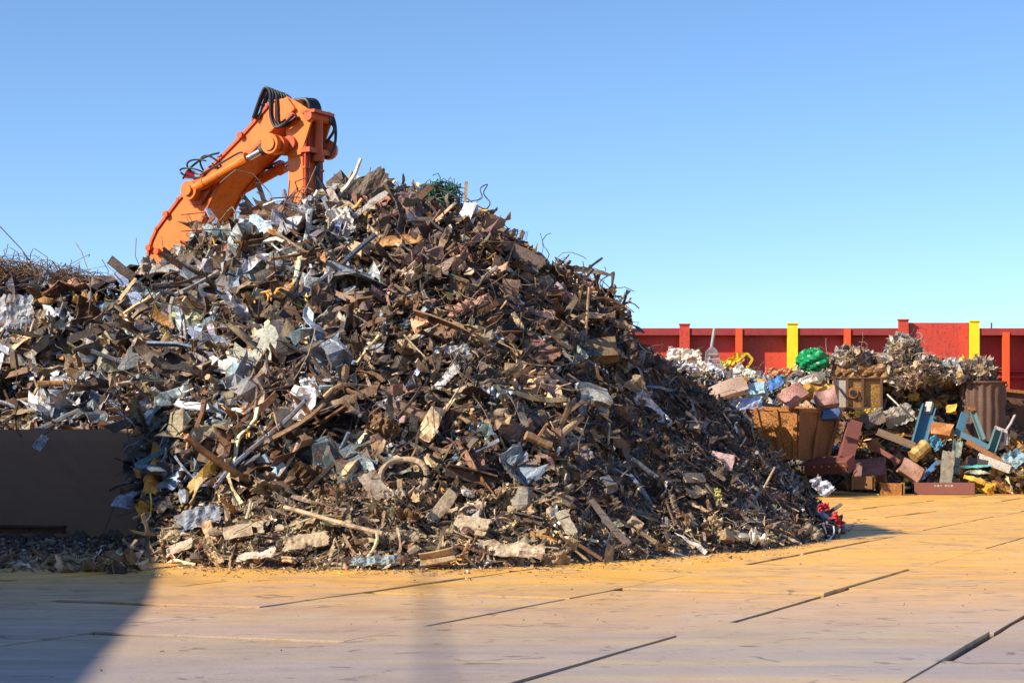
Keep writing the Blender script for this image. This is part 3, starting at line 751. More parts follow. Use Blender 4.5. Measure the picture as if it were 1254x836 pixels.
    m = MB(); m.add(*sweep(circ(.10, 14), [fpt(zt-.05, .18, .0), fpt(zm, .17, .0)])); m.add(*disc_cyl(fpt(zm, .17, 0), (0, 0, 1), .13, .12, 14)); m.obj('grab_cylinder', M_ORANGE2, e)
    m = MB(); m.add(*sweep(circ(.055, 12), [fpt(zm, .17, 0), fpt(zb, .15, 0)])); m.obj('grab_rod', M_DKSTEEL, e)
    for k, (sd, ou, rr, mt) in enumerate(((.30, .06, .03, M_ORANGE2), (.22, .07, .024, M_DKRED), (.15, .05, .022, M_ORANGE2), (-.16, .07, .03, M_DKRED), (-.23, .06, .022, M_ORANGE2), (-.29, .05, .024, M_DKRED))):
        m = MB(); z1 = zt-.1-.1*k
        m.add(*tube([fpt(z1+.12, -.05, sd), fpt(z1, ou, sd), fpt((z1+zb)/2, ou+.01, sd), fpt(zb, ou, sd)], rr, 8)); 
        m.obj('hydraulic_line', mt, e)
        for z_ in np.linspace(zm-.2, zm-1.7, 4): m = MB(); m.box(fpt(z_, ou, sd), (.09, .09, .04), rotz(PHI)); m.obj('line_clamp', M_ORANGE2, e)
    # front plate ribs and boxes on the stick
    m = MB(); m.box(fpt(zm+.15, .12, .0), (.2, .72, .1), rotz(PHI)); m.obj('stick_crosspiece', M_ORANGE2, e)
    m = MB(); m.box(fpt(zt+.05, .2, .05), (.34, .7, .06), rotz(PHI)); m.obj('stick_crosspiece', M_ORANGE2, e)
    # round lamp-like boss at the far side, seen beyond the stick
    c = fpt(bp(*crop1(840, 310), 0)[2], .2, -.42)
    m = MB(); m.add(*disc_cyl(c-Hd*.08, Nd+Hd*.4, .2, .14, 22)); m.add(*disc_cyl(c-Hd*.08+Nd*.1, Nd+Hd*.4, .1, .1, 16)); m.obj('side_boss', M_ORANGE2, e)
    c = fpt(bp(*crop1(822, 190), 0)[2], .16, -.3)
    m = MB(); m.add(*disc_cyl(c, Hd, .07, .26, 12)); m.add(*disc_cyl(c+Hd*.12, Hd, .09, .05, 12)); m.add(*tube([c+Hd*.1, c+Hd*.2+np.array([0, 0, -.2]), c+np.array([0, 0, -.45])], .03, 6)); m.obj('hose_coupling', M_DKSTEEL, e)
    m = MB(); m.add(*tube([fpt(zm+.9, .1, -.1), fpt(zm+.95, .26, -.3), fpt(zm+.7, .32, -.4), fpt(zm+.3, .28, -.42), fpt(zm+.05, .14, -.35)], .03, 6)); m.obj('hose', M_BLACKRUB, e)
    # arched hose bundle from the boom to the stick
    for k in range(8):
        off = hw-.045*k; j = random.uniform(-9, 9)
        pts = [crop1(540+k*5+j, 195), crop1(566+k*5, 115+j), crop1(588+k*6, 66+k*3), crop1(608+k*7, 80+k*3), crop1(614+k*6+j, 135), crop1(616+k*6+j, 190), crop1(632+k*4, 232-k*4), crop1(665, 226+j-k*2), crop1(712+j, 185+j)]
        m = MB(); m.add(*tube([bp(a, b, hw)+Nd*(off-hw+.12) for a, b in pts], .03, 8)); m.obj('hose', M_BLACKRUB, e)
    for k in range(7):
        off = -hw+.05+.06*k; j = random.uniform(-5, 5)
        pts = [crop1(620, 130+k*3), crop1(645, 105+j*.5), crop1(668, 88+k*2), crop1(692, 92+k), crop1(706, 120+j), crop1(710, 150), crop1(700, 175)]
        m = MB(); m.add(*tube([bp(a, b, hw)+Nd*(off-hw) for a, b in pts], .042, 8)); m.obj('hose', M_BLACKRUB, e)
    # steel lines along the boom back
    for k, off in enumerate((hw-.12, hw-.25, hw-.38, -hw+.15)):
        pts = [(a-1.2-.6*(k % 2), b-1.6) for a, b in top[2:-1]]
        m = MB(); m.add(*tube([bp(a, b, hw)+Nd*(off-hw) for a, b in pts], .03, 6)); m.obj('hydraulic_line', M_ORANGE2 if k != 1 else M_DKSTEEL, e)
    for (a, b) in top[3:-2]: m = MB(); m.box(bp(a, b, hw)-Nd*.25+np.array([0, 0, .02]), (.06, .6, .06), rotz(PHI)); m.obj('line_clamp', M_ORANGE2, e)
    # bracket frame on the boom nose
    m = MB()
    for off in (hw-.02, hw-.4):
        pts = [crop1(512, 228), crop1(540, 130), crop1(575, 95), crop1(600, 70)]
        m.add(*tube([bp(a, b, hw)+Nd*(off-hw) for a, b in pts], .026, 6))
    for p_ in ((540, 130), (575, 95), (600, 72)):
        c = bp(*crop1(*p_), hw); m.add(*sweep(circ(.022, 6), [c, c-Nd*.45]))
    m.obj('hose_guide', painted('dark_red_paint', (.35, .02, .02), .1, .5), e)
    # loops of thin hose half way up the boom
    for k, (cx_, cy_, ra, rb, off) in enumerate(((345, 400, 42, 46, .1), (320, 405, 62, 32, .2), (372, 420, 38, 20, .05), (290, 430, 48, 18, .3))):
        a_ = np.linspace(0, 2*math.pi*.93, 15)+k
        pts = [bp(*crop1(cx_+ra*math.cos(q)-10*math.sin(q), cy_-rb*math.sin(q)), hw)+Nd*(off-.1)+Nd*.1*math.sin(q) for q in a_]
        m = MB(); m.add(*tube(pts, .02, 6)); m.obj('hose_loop', M_BLACKRUB, e)
    pts = [bp(*crop1(a, b), hw)+Nd*.1 for a, b in ((236, 452), (262, 412), (310, 372), (352, 352), (390, 342))]
    m = MB(); m.add(*tube(pts, .022, 6)); m.obj('hose', M_BLACKRUB, e)
    # small fitting
    m = MB(); c = bp(*crop1(252, 432), hw); m.box(c, (.18, .2, .14), rotz(.3)); m.add(*tube([c, c+Hd*.2+np.array([0, 0, -.12]), c+Hd*.55+np.array([0, 0, -.12])], .03, 6)); m.obj('red_coupling', painted('red_coupling_paint', (.6, .02, .04), 0, .4), e)
    for p_ in ((85, 745), (158, 602), (120, 760), (475, 265)):
        c = bp(*crop1(*p_), hw); m = MB(); m.add(*disc_cyl(c+Nd*.04, Nd, .07, .12, 10)); m.obj('bolt_head', M_ORANGE2, e)
    # warning rods hanging under the boom
    m = MB(); m.add(*tube([bp(*crop1(a, b), -hw) for a, b in ((540, 445), (555, 412), (590, 405), (608, 398))], .022, 6)); m.obj('hose', M_BLACKRUB, e)
    # ---- machine body behind the heap
    bx_ = base+np.array([0, 0, 0]); rt = rotz(PHI)
    def b_at(a, s_, z): return bx_+Hd*a+Nd*s_+np.array([0, 0, z])
    for s_ in (1.25, -1.25):
        m = MB(); prof_ = [(-2.3, .45), (-2.1, .12), (-1.8, 0), (1.8, 0), (2.1, .12), (2.3, .45), (2.1, .85), (1.8, .98), (-1.8, .98), (-2.1, .85)]
        A_ = [b_at(a, s_-.3, z) for a, z in prof_]; B_ = [b_at(a, s_+.3, z) for a, z in prof_]; n = len(prof_)
        m.add(A_+B_, [list(range(n)), list(range(2*n-1, n-1, -1))]+[[i, i+n, (i+1) % n+n, (i+1) % n] for i in range(n)]); m.obj('track', M_DKSTEEL, e)
    m = MB(); m.box(b_at(-.6, 0, 1.75), (4.6, 2.7, 1.3), rt); m.add(*disc_cyl(b_at(0, 0, 1.02), (0, 0, 1), .8, .3, 24)); m.obj('engine_house', M_ORANGE, e)
    m = MB(); m.box(b_at(-3.1, 0, 1.65), (.9, 2.8, 1.4), rt); m.obj('counterweight', M_DKSTEEL, e)
    m = MB(); m.box(b_at(1.1, .95, 2.3), (1.5, .95, 1.5), rt); m.obj('cab', M_ORANGE2, e)
excavator()
#__PIECES__
# ------------------------------------------------------------------ single pieces one can point at
rp = np.random.default_rng(99)
CAMP = np.array([0, 0, CAMZ])
PLACED = []
def put(name, label, cat, VF, ctr, Rm, rgb, group=None, mat=None, parent=None, smooth=False):
    V, Fc = VF; me_c = np.array(list(rgb)+([0] if len(rgb) == 3 else []))
    nv = len(V); cc = np.tile(me_c, (nv, 1)); cc[:, :3] *= np.exp(rp.normal(0, .1, (nv, 1)))
    o = mesh_obj(name, V, Fc, mat or M_SCRAP, None, np.clip(cc, 0, .9), smooth)
    M = Matrix([[*Rm[0], ctr[0]], [*Rm[1], ctr[1]], [*Rm[2], ctr[2]], [0, 0, 0, 1]])
    o.matrix_world = M
    if label: tag(o, label, cat, group)
    return o
def place(px, py, ang, D=None, face=.45, lift=.05, jit=.15, field=None, roll=0.):
    """centre, basis and metres per pixel for a piece seen at a pixel"""
    field = field or FM
    if D is None:
        p = field.hit(px, py)
        if p is None: p = W(px, py, 37.)
    else: p = W(px, py, D)
    n = field.n(p[0], p[1]) if D is None else np.array([0, -.75, .66])
    tc = CAMP-p; tc /= np.linalg.norm(tc)
    n = n*(1-face)+tc*face+rp.normal(0, jit, 3); n /= np.linalg.norm(n)
    Rm = frame(n, ang)
    if roll:
        c, s_ = math.cos(roll), math.sin(roll); Rm = Rm@np.array([[1, 0, 0], [0, c, -s_], [0, s_, c]])
    m = p[1]/F
    return p+n*lift+tc*(.22 if D is None else .12), Rm, m
def gen(kind, L, Wd, **k):
    r = rp
    if kind == 'sheet': return g_sheet(r, L, Wd, k.get('crumple', .22), k.get('curl', 0), 20, 13, .012, .1, 8)
    if kind == 'flat': return g_sheet(r, L, Wd, .05, 0, 9, 7, .02, .03, 3)
    if kind == 'plank': return g_bar(r, L, Wd, k.get('H', Wd*.16), k.get('bend', .05), 5, .2)
    if kind == 'pipe': return g_pipe(r, L, Wd/2, k.get('bend', .06), 10, 8, .12)
    if kind == 'strip': return g_strip(r, L, Wd, k.get('bend', .5), 14, .012)
    if kind == 'box': return g_box(r, L, Wd, k.get('H', Wd*.8), k.get('dent', .05)*1.3+.035, 8)
    if kind in 'ULI': return g_profile(r, L, Wd, k.get('H', Wd), kind, k.get('t', .025), k.get('bend', .04), 8)
    if kind == 'chunk': return g_chunk(r, L, Wd, Wd*.7)
    if kind == 'ring':
        a = np.linspace(0, 2*math.pi*.97, 26); return sweep(circ(k.get('rad', .035), 8), np.stack([L/2*np.cos(a), Wd/2*np.sin(a), .05*np.sin(3*a)], 1))
    if kind == 'ribbed':
        nx, ny = 34, 5; X, Y = np.meshgrid(np.linspace(-.5, .5, nx)*L, np.linspace(-.5, .5, ny)*Wd, indexing='ij')
        Z = .035*np.sin(np.arange(nx)*1.6)[:, None]*np.ones_like(X)+.12*L*(X/L)**2+r.normal(0, .006, X.shape)
        idx = np.arange(nx*ny).reshape(nx, ny); V = np.stack([X, Y, Z], -1).reshape(-1, 3)
        Q = np.stack([idx[:-1, :-1], idx[1:, :-1], idx[1:, 1:], idx[:-1, 1:]], -1).reshape(-1, 4)
        return np.vstack([V, V-[0, 0, .015]]), np.vstack([Q, Q[:, ::-1]+nx*ny])
def thing(kind, name, label, cat, px, py, Lp, Wp, ang, colr, group=None, **k):
    pk = {q: k.pop(q) for q in ('D', 'face', 'lift', 'jit', 'field', 'roll') if q in k}
    mat = k.pop('mat', None)
    c, Rm, m = place(px, py, ang, **pk)
    rgb = PAL[colr][:4] if isinstance(colr, str) else colr
    o = put(name, label, cat, gen(kind, Lp*m, Wp*m, **k), c, Rm, rgb, group, mat)
    PLACED.append((px, py, max(Lp, Wp)*.5)); return o
S = [ # kind, name, label, category, px, py, length px, width px, angle, colour, options
('sheet', 'metal_sheet', 'dark weathered slab jutting up at the very top of the heap beside the orange arm', 'metal sheet', 440, 238, 95, 36, 32, (.12, .085, .06), dict(D=35.6, crumple=.14, face=.7)),
('sheet', 'metal_sheet', 'wide reddish brown crumpled sheet lying on the crest right under the orange arm', 'metal sheet', 342, 262, 100, 28, 8, (.24, .12, .085), dict(D=36.2, crumple=.35)),
('flat', 'panel', 'flat white panel lying on the crest below the reddish brown crumpled sheet', 'panel', 352, 281, 62, 16, 8, 'white', dict(D=35.9, face=.15, lift=.15)),
('sheet', 'metal_sheet', 'purple brown folded sheet with raised ridges just below the peak of the heap', 'metal sheet', 486, 266, 68, 46, 38, (.20, .13, .11), dict(D=35.2, crumple=.4)),
('plank', 'plank', 'short pointed brown plank leaning upward at the peak of the heap', 'plank', 511, 244, 46, 9, 42, 'brown', dict(D=35.3, face=.6)),
('flat', 'plate', 'square tan plate standing on the skyline right of the peak', 'metal plate', 604, 274, 27, 22, -20, (.27, .17, .12), dict(D=35.4, face=.8)),
('plank', 'post', 'thin upright wooden post standing on the skyline right of the peak', 'post', 570, 240, 34, 4, 88, 'tan', dict(D=35.6, face=.6, bend=0.)),
('box', 'bracket', 'small white angular bracket at the foot of the thin upright post', 'bracket', 575, 262, 20, 16, 70, 'white', dict(D=35.3)),
('flat', 'panel', 'dark grey sloping panel on the skyline below the square tan plate', 'panel', 640, 312, 58, 17, -27, (.14, .10, .08), dict(D=35.2)),
('strip', 'steel_strip', 'dark curved strip reaching out over the skyline on the right shoulder', 'steel strip', 722, 332, 62, 8, -12, (.10, .08, .06), dict(D=36, face=.6, bend=.3)),
('plank', 'bar', 'thin dark bar pointing up over the right shoulder of the heap', 'steel bar', 727, 324, 26, 3, 38, 'charcoal', dict(D=36, face=.6)),
('plank', 'bar', 'thin dark bar standing up on the skyline above the red wall end', 'steel bar', 765, 366, 22, 3, 72, 'charcoal', dict(D=36.5, face=.6)),
('box', 'box', 'battered orange yellow box in the upper left of the tall heap', 'box', 331, 374, 46, 24, 8, (.62, .30, .04), dict(dent=.12, face=.3)),
('sheet', 'metal_sheet', 'thin orange leaf of metal leaning against the battered orange yellow box', 'metal sheet', 313, 385, 40, 16, 22, (.55, .22, .03), {}),
('sheet', 'metal_sheet', 'crumpled yellow sheet under the lower end of the orange arm', 'metal sheet', 305, 298, 44, 20, 0, (.60, .36, .03), dict(crumple=.5)),
('sheet', 'metal_sheet', 'pale silver curled sheet below the crumpled yellow sheet', 'metal sheet', 343, 318, 78, 22, -10, (.55, .51, .46), dict(curl=1.4, crumple=.25)),
('ribbed', 'metal_sheet', 'grey slatted sheet left of the pale silver curled sheet', 'metal sheet', 285, 332, 76, 30, -20, (.36, .32, .27), dict(face=.6)),
('pipe', 'tube', 'long flattened pale blue tube lying across the left of the heap', 'tube', 198, 411, 92, 13, -4, (.38, .52, .60), dict(bend=.02, lift=.2)),
('sheet', 'metal_sheet', 'bent light blue sheet above the flattened pale blue tube', 'metal sheet', 183, 376, 62, 38, -32, (.30, .40, .44), dict(crumple=.3, lift=.15)),
('sheet', 'metal_sheet', 'big crumpled blue grey sheet at the far left of the tall heap', 'metal sheet', 18, 390, 56, 52, 10, (.34, .36, .40, .3), dict(crumple=.25, lift=.2)),
('sheet', 'metal_sheet', 'shiny crumpled pale blue sheet under the big blue grey one', 'metal sheet', 78, 432, 72, 27, -20, (.45, .52, .62, .5), dict(crumple=.4)),
('flat', 'panel', 'small light panel next to the shiny crumpled pale blue sheet', 'panel', 130, 430, 27, 27, 15, (.55, .55, .58), {}),
('plank', 'plank', 'dark grey plank leaning at the far left under the big blue grey sheet', 'plank', 30, 446, 66, 18, -56, (.13, .12, .10), {}),
('sheet', 'metal_sheet', 'tall bright wrinkled panel standing in the middle left of the heap', 'metal sheet', 371, 484, 50, 22, 84, (.62, .62, .62, .4), dict(crumple=.22, face=.8, lift=.25)),
('sheet', 'metal_sheet', 'broad silver wrinkled sheet left of the tall bright panel', 'metal sheet', 322, 480, 58, 40, 8, (.48, .46, .46, .4), dict(crumple=.3, face=.6, lift=.2)),
('L', 'angle_iron', 'long brown folded angle piece pointing down to the right below the peak', 'angle iron', 540, 408, 74, 20, -22, (.22, .11, .06), dict(H=.2, lift=.2, face=.6)),
('sheet', 'metal_sheet', 'copper coloured crumpled sheet above the long brown folded angle piece', 'metal sheet', 572, 388, 66, 27, 14, (.42, .21, .14), dict(crumple=.35, lift=.2)),
('flat', 'plate', 'brown plate standing upright on the upper right slope', 'metal plate', 623, 362, 42, 22, 84, (.25, .16, .12), dict(face=.85, lift=.2)),
('sheet', 'metal_sheet', 'flat orange curved sheet high on the heap below the peak', 'metal sheet', 489, 303, 66, 16, 6, (.42, .21, .07), dict(curl=1.5, crumple=.1, lift=.2)),
('sheet', 'metal_sheet', 'large maroon sheet with bent edge on the right slope', 'metal sheet', 656, 436, 72, 32, -28, (.17, .075, .06), dict(crumple=.2, lift=.2)),
('box', 'crate', 'open olive brown crate wedged on the right slope', 'crate', 735, 432, 38, 26, 8, (.20, .14, .07), dict(H=.3, dent=.05, face=.6)),
('pipe', 'pole', 'thin tan pole standing upright beside the open olive brown crate', 'pole', 717, 395, 84, 3.5, 86, 'tan', dict(face=.8, lift=.25, bend=.02)),
('sheet', 'metal_sheet', 'shiny silver foil strip lying down the right slope', 'foil', 797, 503, 60, 18, -46, (.62, .66, .74, .5), dict(crumple=.3, lift=.15)),
('strip', 'steel_strip', 'bright orange strip hanging below the large maroon sheet', 'steel strip', 732, 466, 42, 9, -68, (.50, .22, .04), dict(bend=.2)),
('box', 'box', 'small pink and white box low on the right slope', 'box', 883, 568, 27, 22, -10, (.50, .34, .32), dict(H=.2, dent=.03, face=.7)),
('pipe', 'stick', 'thin pale stick leaning low on the right slope below the rusty skip', 'stick', 931, 590, 46, 3, 62, 'tan', dict(face=.7, lift=.3, bend=.0)),
('box', 'panel', 'rounded grey casing on the right slope', 'casing', 724, 489, 38, 24, -12, (.33, .34, .31), dict(dent=.1)),
('strip', 'steel_strip', 'curved yellow strip left of the rounded grey casing', 'steel strip', 682, 492, 48, 5, -38, (.58, .44, .10), dict(bend=.4, lift=.2)),
('flat', 'plate', 'tan plate lying flat on the lower right slope', 'metal plate', 848, 586, 44, 13, 0, (.40, .29, .18), dict(face=.2)),
('ring', 'hoop', 'round tan hoop standing on the lower middle of the heap', 'hoop', 494, 588, 56, 44, 5, (.42, .32, .21), dict(face=.7, lift=.25, rad=.045)),
('plank', 'plank', 'thick pale plank leaning at the foot of the heap below the round tan hoop', 'plank', 534, 628, 62, 16, 50, (.46, .36, .24), dict(face=.6, lift=.2)),
('flat', 'plate', 'dusty tan plate at the foot of the heap under the thick pale plank', 'metal plate', 578, 652, 44, 30, -8, (.42, .33, .22), dict(face=.5, lift=.15)),
('flat', 'plate', 'tapering beige plate left of the round tan hoop', 'metal plate', 458, 600, 42, 24, -58, (.40, .33, .25), dict(face=.7, lift=.15)),
('chunk', 'block', 'grey block near the foot of the heap right of the thick pale plank', 'block', 640, 614, 30, 22, 84, (.20, .18, .15), dict(face=.7, lift=.1)),
('pipe', 'pipe', 'very long tan pipe lying along the foot of the heap', 'pipe', 418, 651, 150, 6, -14, (.44, .34, .22), dict(face=.5, lift=.3, bend=.03)),
('flat', 'plate', 'rounded tan plate low on the left foot of the heap', 'metal plate', 300, 658, 50, 22, 10, (.42, .33, .22), dict(lift=.15)),
('sheet', 'metal_sheet', 'flat dusty sheet under the very long tan pipe', 'metal sheet', 375, 668, 62, 24, 8, (.45, .35, .22), dict(crumple=.1, lift=.12)),
('sheet', 'metal_sheet', 'crumpled silver dusty sheet at the left foot of the heap', 'metal sheet', 318, 685, 66, 14, 8, (.50, .46, .40), dict(crumple=.4, lift=.1)),
('sheet', 'metal_sheet', 'flattened blue grey sheet on the steel plates at the foot of the heap', 'metal sheet', 462, 688, 64, 12, 3, (.24, .33, .38), dict(crumple=.4, lift=.12)),
('sheet', 'metal_sheet', 'wide curled tan sheet at the foot of the heap with its edge lifted', 'metal sheet', 628, 680, 90, 22, -3, (.46, .38, .28), dict(curl=1.6, crumple=.25, lift=.15)),
('ribbed', 'metal_sheet', 'blue grey corrugated sheet next to the low concrete wall', 'metal sheet', 232, 545, 56, 34, -24, (.26, .33, .42), dict(face=.7, lift=.25)),
('box', 'bracket', 'ochre bracket hanging beside the corner of the low concrete wall', 'bracket', 193, 566, 36, 12, 86, (.42, .24, .05), dict(face=.7, lift=.2)),
('pipe', 'pipe', 'orange brown pipe lying above the low concrete wall', 'pipe', 88, 477, 84, 8, 1, (.44, .22, .07), dict(lift=.25, bend=.01)),
('pipe', 'pipe', 'thick brown pipe below the middle of the heap', 'pipe', 512, 514, 66, 15, -24, (.18, .11, .07), dict(lift=.15)),
('strip', 'steel_strip', 'long curving brown strip in the middle of the heap left of the thick brown pipe', 'steel strip', 410, 510, 120, 11, 22, (.22, .14, .08), dict(bend=.25, lift=.25)),
('sheet', 'metal_sheet', 'pale folded sheet in the left middle under the battered box', 'metal sheet', 283, 447, 34, 24, 35, (.56, .54, .42), dict(crumple=.25, lift=.2)),
('sheet', 'metal_sheet', 'bundle of pale crumpled sheet right below the battered box', 'metal sheet', 345, 410, 92, 34, 4, (.46, .40, .34), dict(crumple=.6, lift=.15)),
('sheet', 'metal_sheet', 'ochre folded sheet left of the bundle of pale crumpled sheet', 'metal sheet', 282, 424, 62, 18, 6, (.30, .18, .06), dict(crumple=.3, lift=.2)),
('box', 'box', 'open teal lined box left of the bundle of pale crumpled sheet', 'box', 243, 395, 36, 26, 50, (.26, .30, .25), dict(H=.3, face=.6)),
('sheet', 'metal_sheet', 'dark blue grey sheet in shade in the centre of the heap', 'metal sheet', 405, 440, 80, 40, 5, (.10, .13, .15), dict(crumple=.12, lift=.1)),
('plank', 'plank', 'forked grey plank on the skyline left of the orange arm', 'plank', 148, 330, 36, 12, -38, (.20, .15, .11), dict(D=37.4, face=.7)),
('strip', 'steel_strip', 'curved tan strip just under the forked grey plank', 'steel strip', 157, 356, 34, 7, 55, (.42, .28, .12), dict(D=36.8, bend=.4)),
('sheet', 'metal_sheet', 'pale crumpled piece on the skyline at the lower end of the orange arm', 'metal sheet', 182, 329, 30, 24, 60, (.36, .28, .22), dict(D=37, crumple=.6)),
('sheet', 'metal_sheet', 'dull brown curled piece on the skyline against the lower end of the orange arm', 'metal sheet', 208, 318, 30, 18, 100, (.20, .14, .09), dict(D=37, crumple=.5, curl=2.)),
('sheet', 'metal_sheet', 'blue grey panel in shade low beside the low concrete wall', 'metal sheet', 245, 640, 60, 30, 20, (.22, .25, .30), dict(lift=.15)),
('flat', 'plate', 'beige slab lying just right of the low concrete wall base', 'metal plate', 228, 676, 40, 16, 20, (.40, .32, .24), dict(lift=.15)),
('plank', 'plank', 'long horizontal brown plank beside the ochre bracket', 'plank', 218, 590, 56, 8, -4, (.17, .11, .07), dict(lift=.25)),
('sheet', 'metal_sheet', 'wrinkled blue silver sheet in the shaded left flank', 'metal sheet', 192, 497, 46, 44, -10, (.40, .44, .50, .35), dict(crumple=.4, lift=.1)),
('sheet', 'metal_sheet', 'light blue ribbed sheet between the wrinkled sheet and the brown plank', 'metal sheet', 285, 525, 66, 26, -22, (.36, .42, .50, .3), dict(crumple=.35, lift=.2)),
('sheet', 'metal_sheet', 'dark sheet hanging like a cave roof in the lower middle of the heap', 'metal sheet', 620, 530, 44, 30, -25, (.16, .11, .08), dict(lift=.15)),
('pipe', 'pipe', 'short brown pipe end sticking out in the lower middle of the heap', 'pipe', 650, 550, 34, 12, -24, (.30, .18, .09), dict(lift=.3)),
('plank', 'plank', 'dark slanted timber lying in the lower middle right of the hoop', 'plank', 742, 650, 74, 9, -50, (.16, .13, .11), dict(face=.6, lift=.2)),
('flat', 'plate', 'pale tapered plate near the dark slanted timber', 'metal plate', 692, 646, 36, 15, -62, (.40, .35, .25), dict(lift=.15)),
('strip', 'steel_strip', 'white twisted strips at the foot of the right slope', 'steel strip', 845, 672, 46, 7, -30, (.60, .56, .50), dict(bend=.9, lift=.15)),
('chunk', 'sack', 'pale round lump among the rubbish at the right foot of the heap', 'lump', 905, 662, 22, 14, 5, (.55, .50, .42), dict(lift=.08)),
('sheet', 'bag', 'crumpled white and blue plastic bag at the right end of the heap', 'bag', 1003, 598, 30, 22, -50, (.45, .50, .58), dict(crumple=.6, lift=.1)),
('sheet', 'cloth', 'crumpled crimson cloth at the right toe of the heap', 'cloth', 1022, 638, 22, 11, -40, (.45, .02, .04), dict( crumple=.8, face=.6, lift=.1)),
('sheet', 'cloth', 'small crimson rag just above the crimson cloth', 'cloth', 1008, 622, 16, 9, 10, (.55, .03, .06), dict( crumple=.7, face=.6)),
('sheet', 'bag', 'greenish yellow bag standing near the foot of the right slope', 'bag', 873, 612, 26, 9, 82, (.46, .42, .12), dict(crumple=.5, lift=.15)),
('sheet', 'metal_sheet', 'light grey bent sheet on the upper right slope with a blue sheen', 'metal sheet', 600, 425, 36, 18, 30, (.42, .50, .58, .4), dict(lift=.2)),
('U', 'channel', 'bright channel piece slanting in the middle below the angle piece', 'channel', 512, 440, 60, 12, -45, (.46, .36, .22), dict(H=.12, lift=.2, face=.7)),
('sheet', 'metal_sheet', 'flat folded steel sheet with a lit edge right of the bright channel', 'metal sheet', 550, 436, 50, 16, 6, (.34, .36, .38, .3), dict(lift=.2)),
('sheet', 'metal_sheet', 'dark folded panel edge with a white rim in the middle of the heap', 'metal sheet', 548, 470, 46, 12, 48, (.52, .52, .52), dict(lift=.2)),
('sheet', 'metal_sheet', 'bright crumpled foil patch in the centre right of the heap', 'foil', 606, 488, 42, 24, -8, (.50, .56, .64, .5), dict(crumple=.6, lift=.15)),
('sheet', 'metal_sheet', 'pale frayed bundle high in the middle of the heap under the orange curved sheet', 'metal sheet', 512, 340, 56, 26, 15, (.50, .40, .28), dict(crumple=.8, lift=.15)),
('sheet', 'bag', 'small white and pink rag hanging over the low concrete wall', 'rag', 50, 542, 22, 12, 55, (.50, .52, .58), dict(D=34.2, face=.9, lift=0, crumple=.4)),
]
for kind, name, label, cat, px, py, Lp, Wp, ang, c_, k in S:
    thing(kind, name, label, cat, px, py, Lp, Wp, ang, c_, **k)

# ---- more single pieces: each is told apart by its look and by the nearest piece above
MARK = [(440, 238, 'dark weathered slab'), (486, 266, 'purple brown folded sheet'), (331, 374, 'battered orange yellow box'), (285, 332, 'grey slatted sheet'), (198, 411, 'flattened pale blue tube'),
 (18, 390, 'big blue grey sheet'), (371, 484, 'tall bright wrinkled panel'), (545, 405, 'long brown folded angle piece'), (623, 362, 'upright brown plate'), (489, 303, 'orange curved sheet'),
 (656, 436, 'large maroon sheet'), (735, 432, 'open olive brown crate'), (797, 503, 'silver foil strip'), (883, 568, 'pink and white box'), (724, 489, 'rounded grey casing'), (848, 586, 'low flat tan plate'),
 (494, 588, 'round tan hoop'), (534, 628, 'thick pale plank'), (640, 614, 'grey block'), (418, 651, 'very long tan pipe'), (318, 685, 'dusty silver sheet'), (628, 680, 'wide curled tan sheet'),
 (232, 545, 'blue grey corrugated sheet'), (88, 477, 'orange brown pipe'), (512, 514, 'thick brown pipe'), (405, 440, 'dark blue grey sheet'), (148, 330, 'forked grey plank'), (245, 640, 'shaded blue grey panel'),
 (742, 650, 'dark slanted timber'), (845, 672, 'white twisted strips'), (931, 590, 'thin pale stick'), (873, 612, 'greenish yellow bag'), (606, 488, 'bright foil patch'), (640, 312, 'dark grey sloping panel'), (722, 332, 'dark skyline strip'), (1003, 598, 'white and blue plastic bag')]
KW = {'sheet': ('metal_sheet', 'metal sheet', ('crumpled', 'bent', 'torn', 'wrinkled'), 'sheet'), 'plank': ('plank', 'plank', ('broken', 'narrow', 'splintered'), 'plank'), 'pipe': ('pipe', 'pipe', ('thin', 'bent', 'crushed'), 'pipe'),
      'strip': ('steel_strip', 'steel strip', ('curled', 'twisted', 'looping'), 'strip'), 'L': ('angle_iron', 'angle iron', ('short', 'bent'), 'angle iron'), 'box': ('casing', 'casing', ('dented', 'squashed'), 'casing'), 'chunk': ('block', 'block', ('rough', 'lumpy'), 'block')}
GRP = {'sheet': 'metal sheets strewn over the tall heap', 'plank': 'planks strewn over the tall heap', 'pipe': 'pipes strewn over the tall heap', 'strip': 'steel strips strewn over the tall heap', 'L': 'angle irons strewn over the tall heap', 'box': 'dented casings in the tall heap', 'chunk': 'blocks in the tall heap'}
used = set(); made = 0; tries = 0
ra = np.random.default_rng(5)
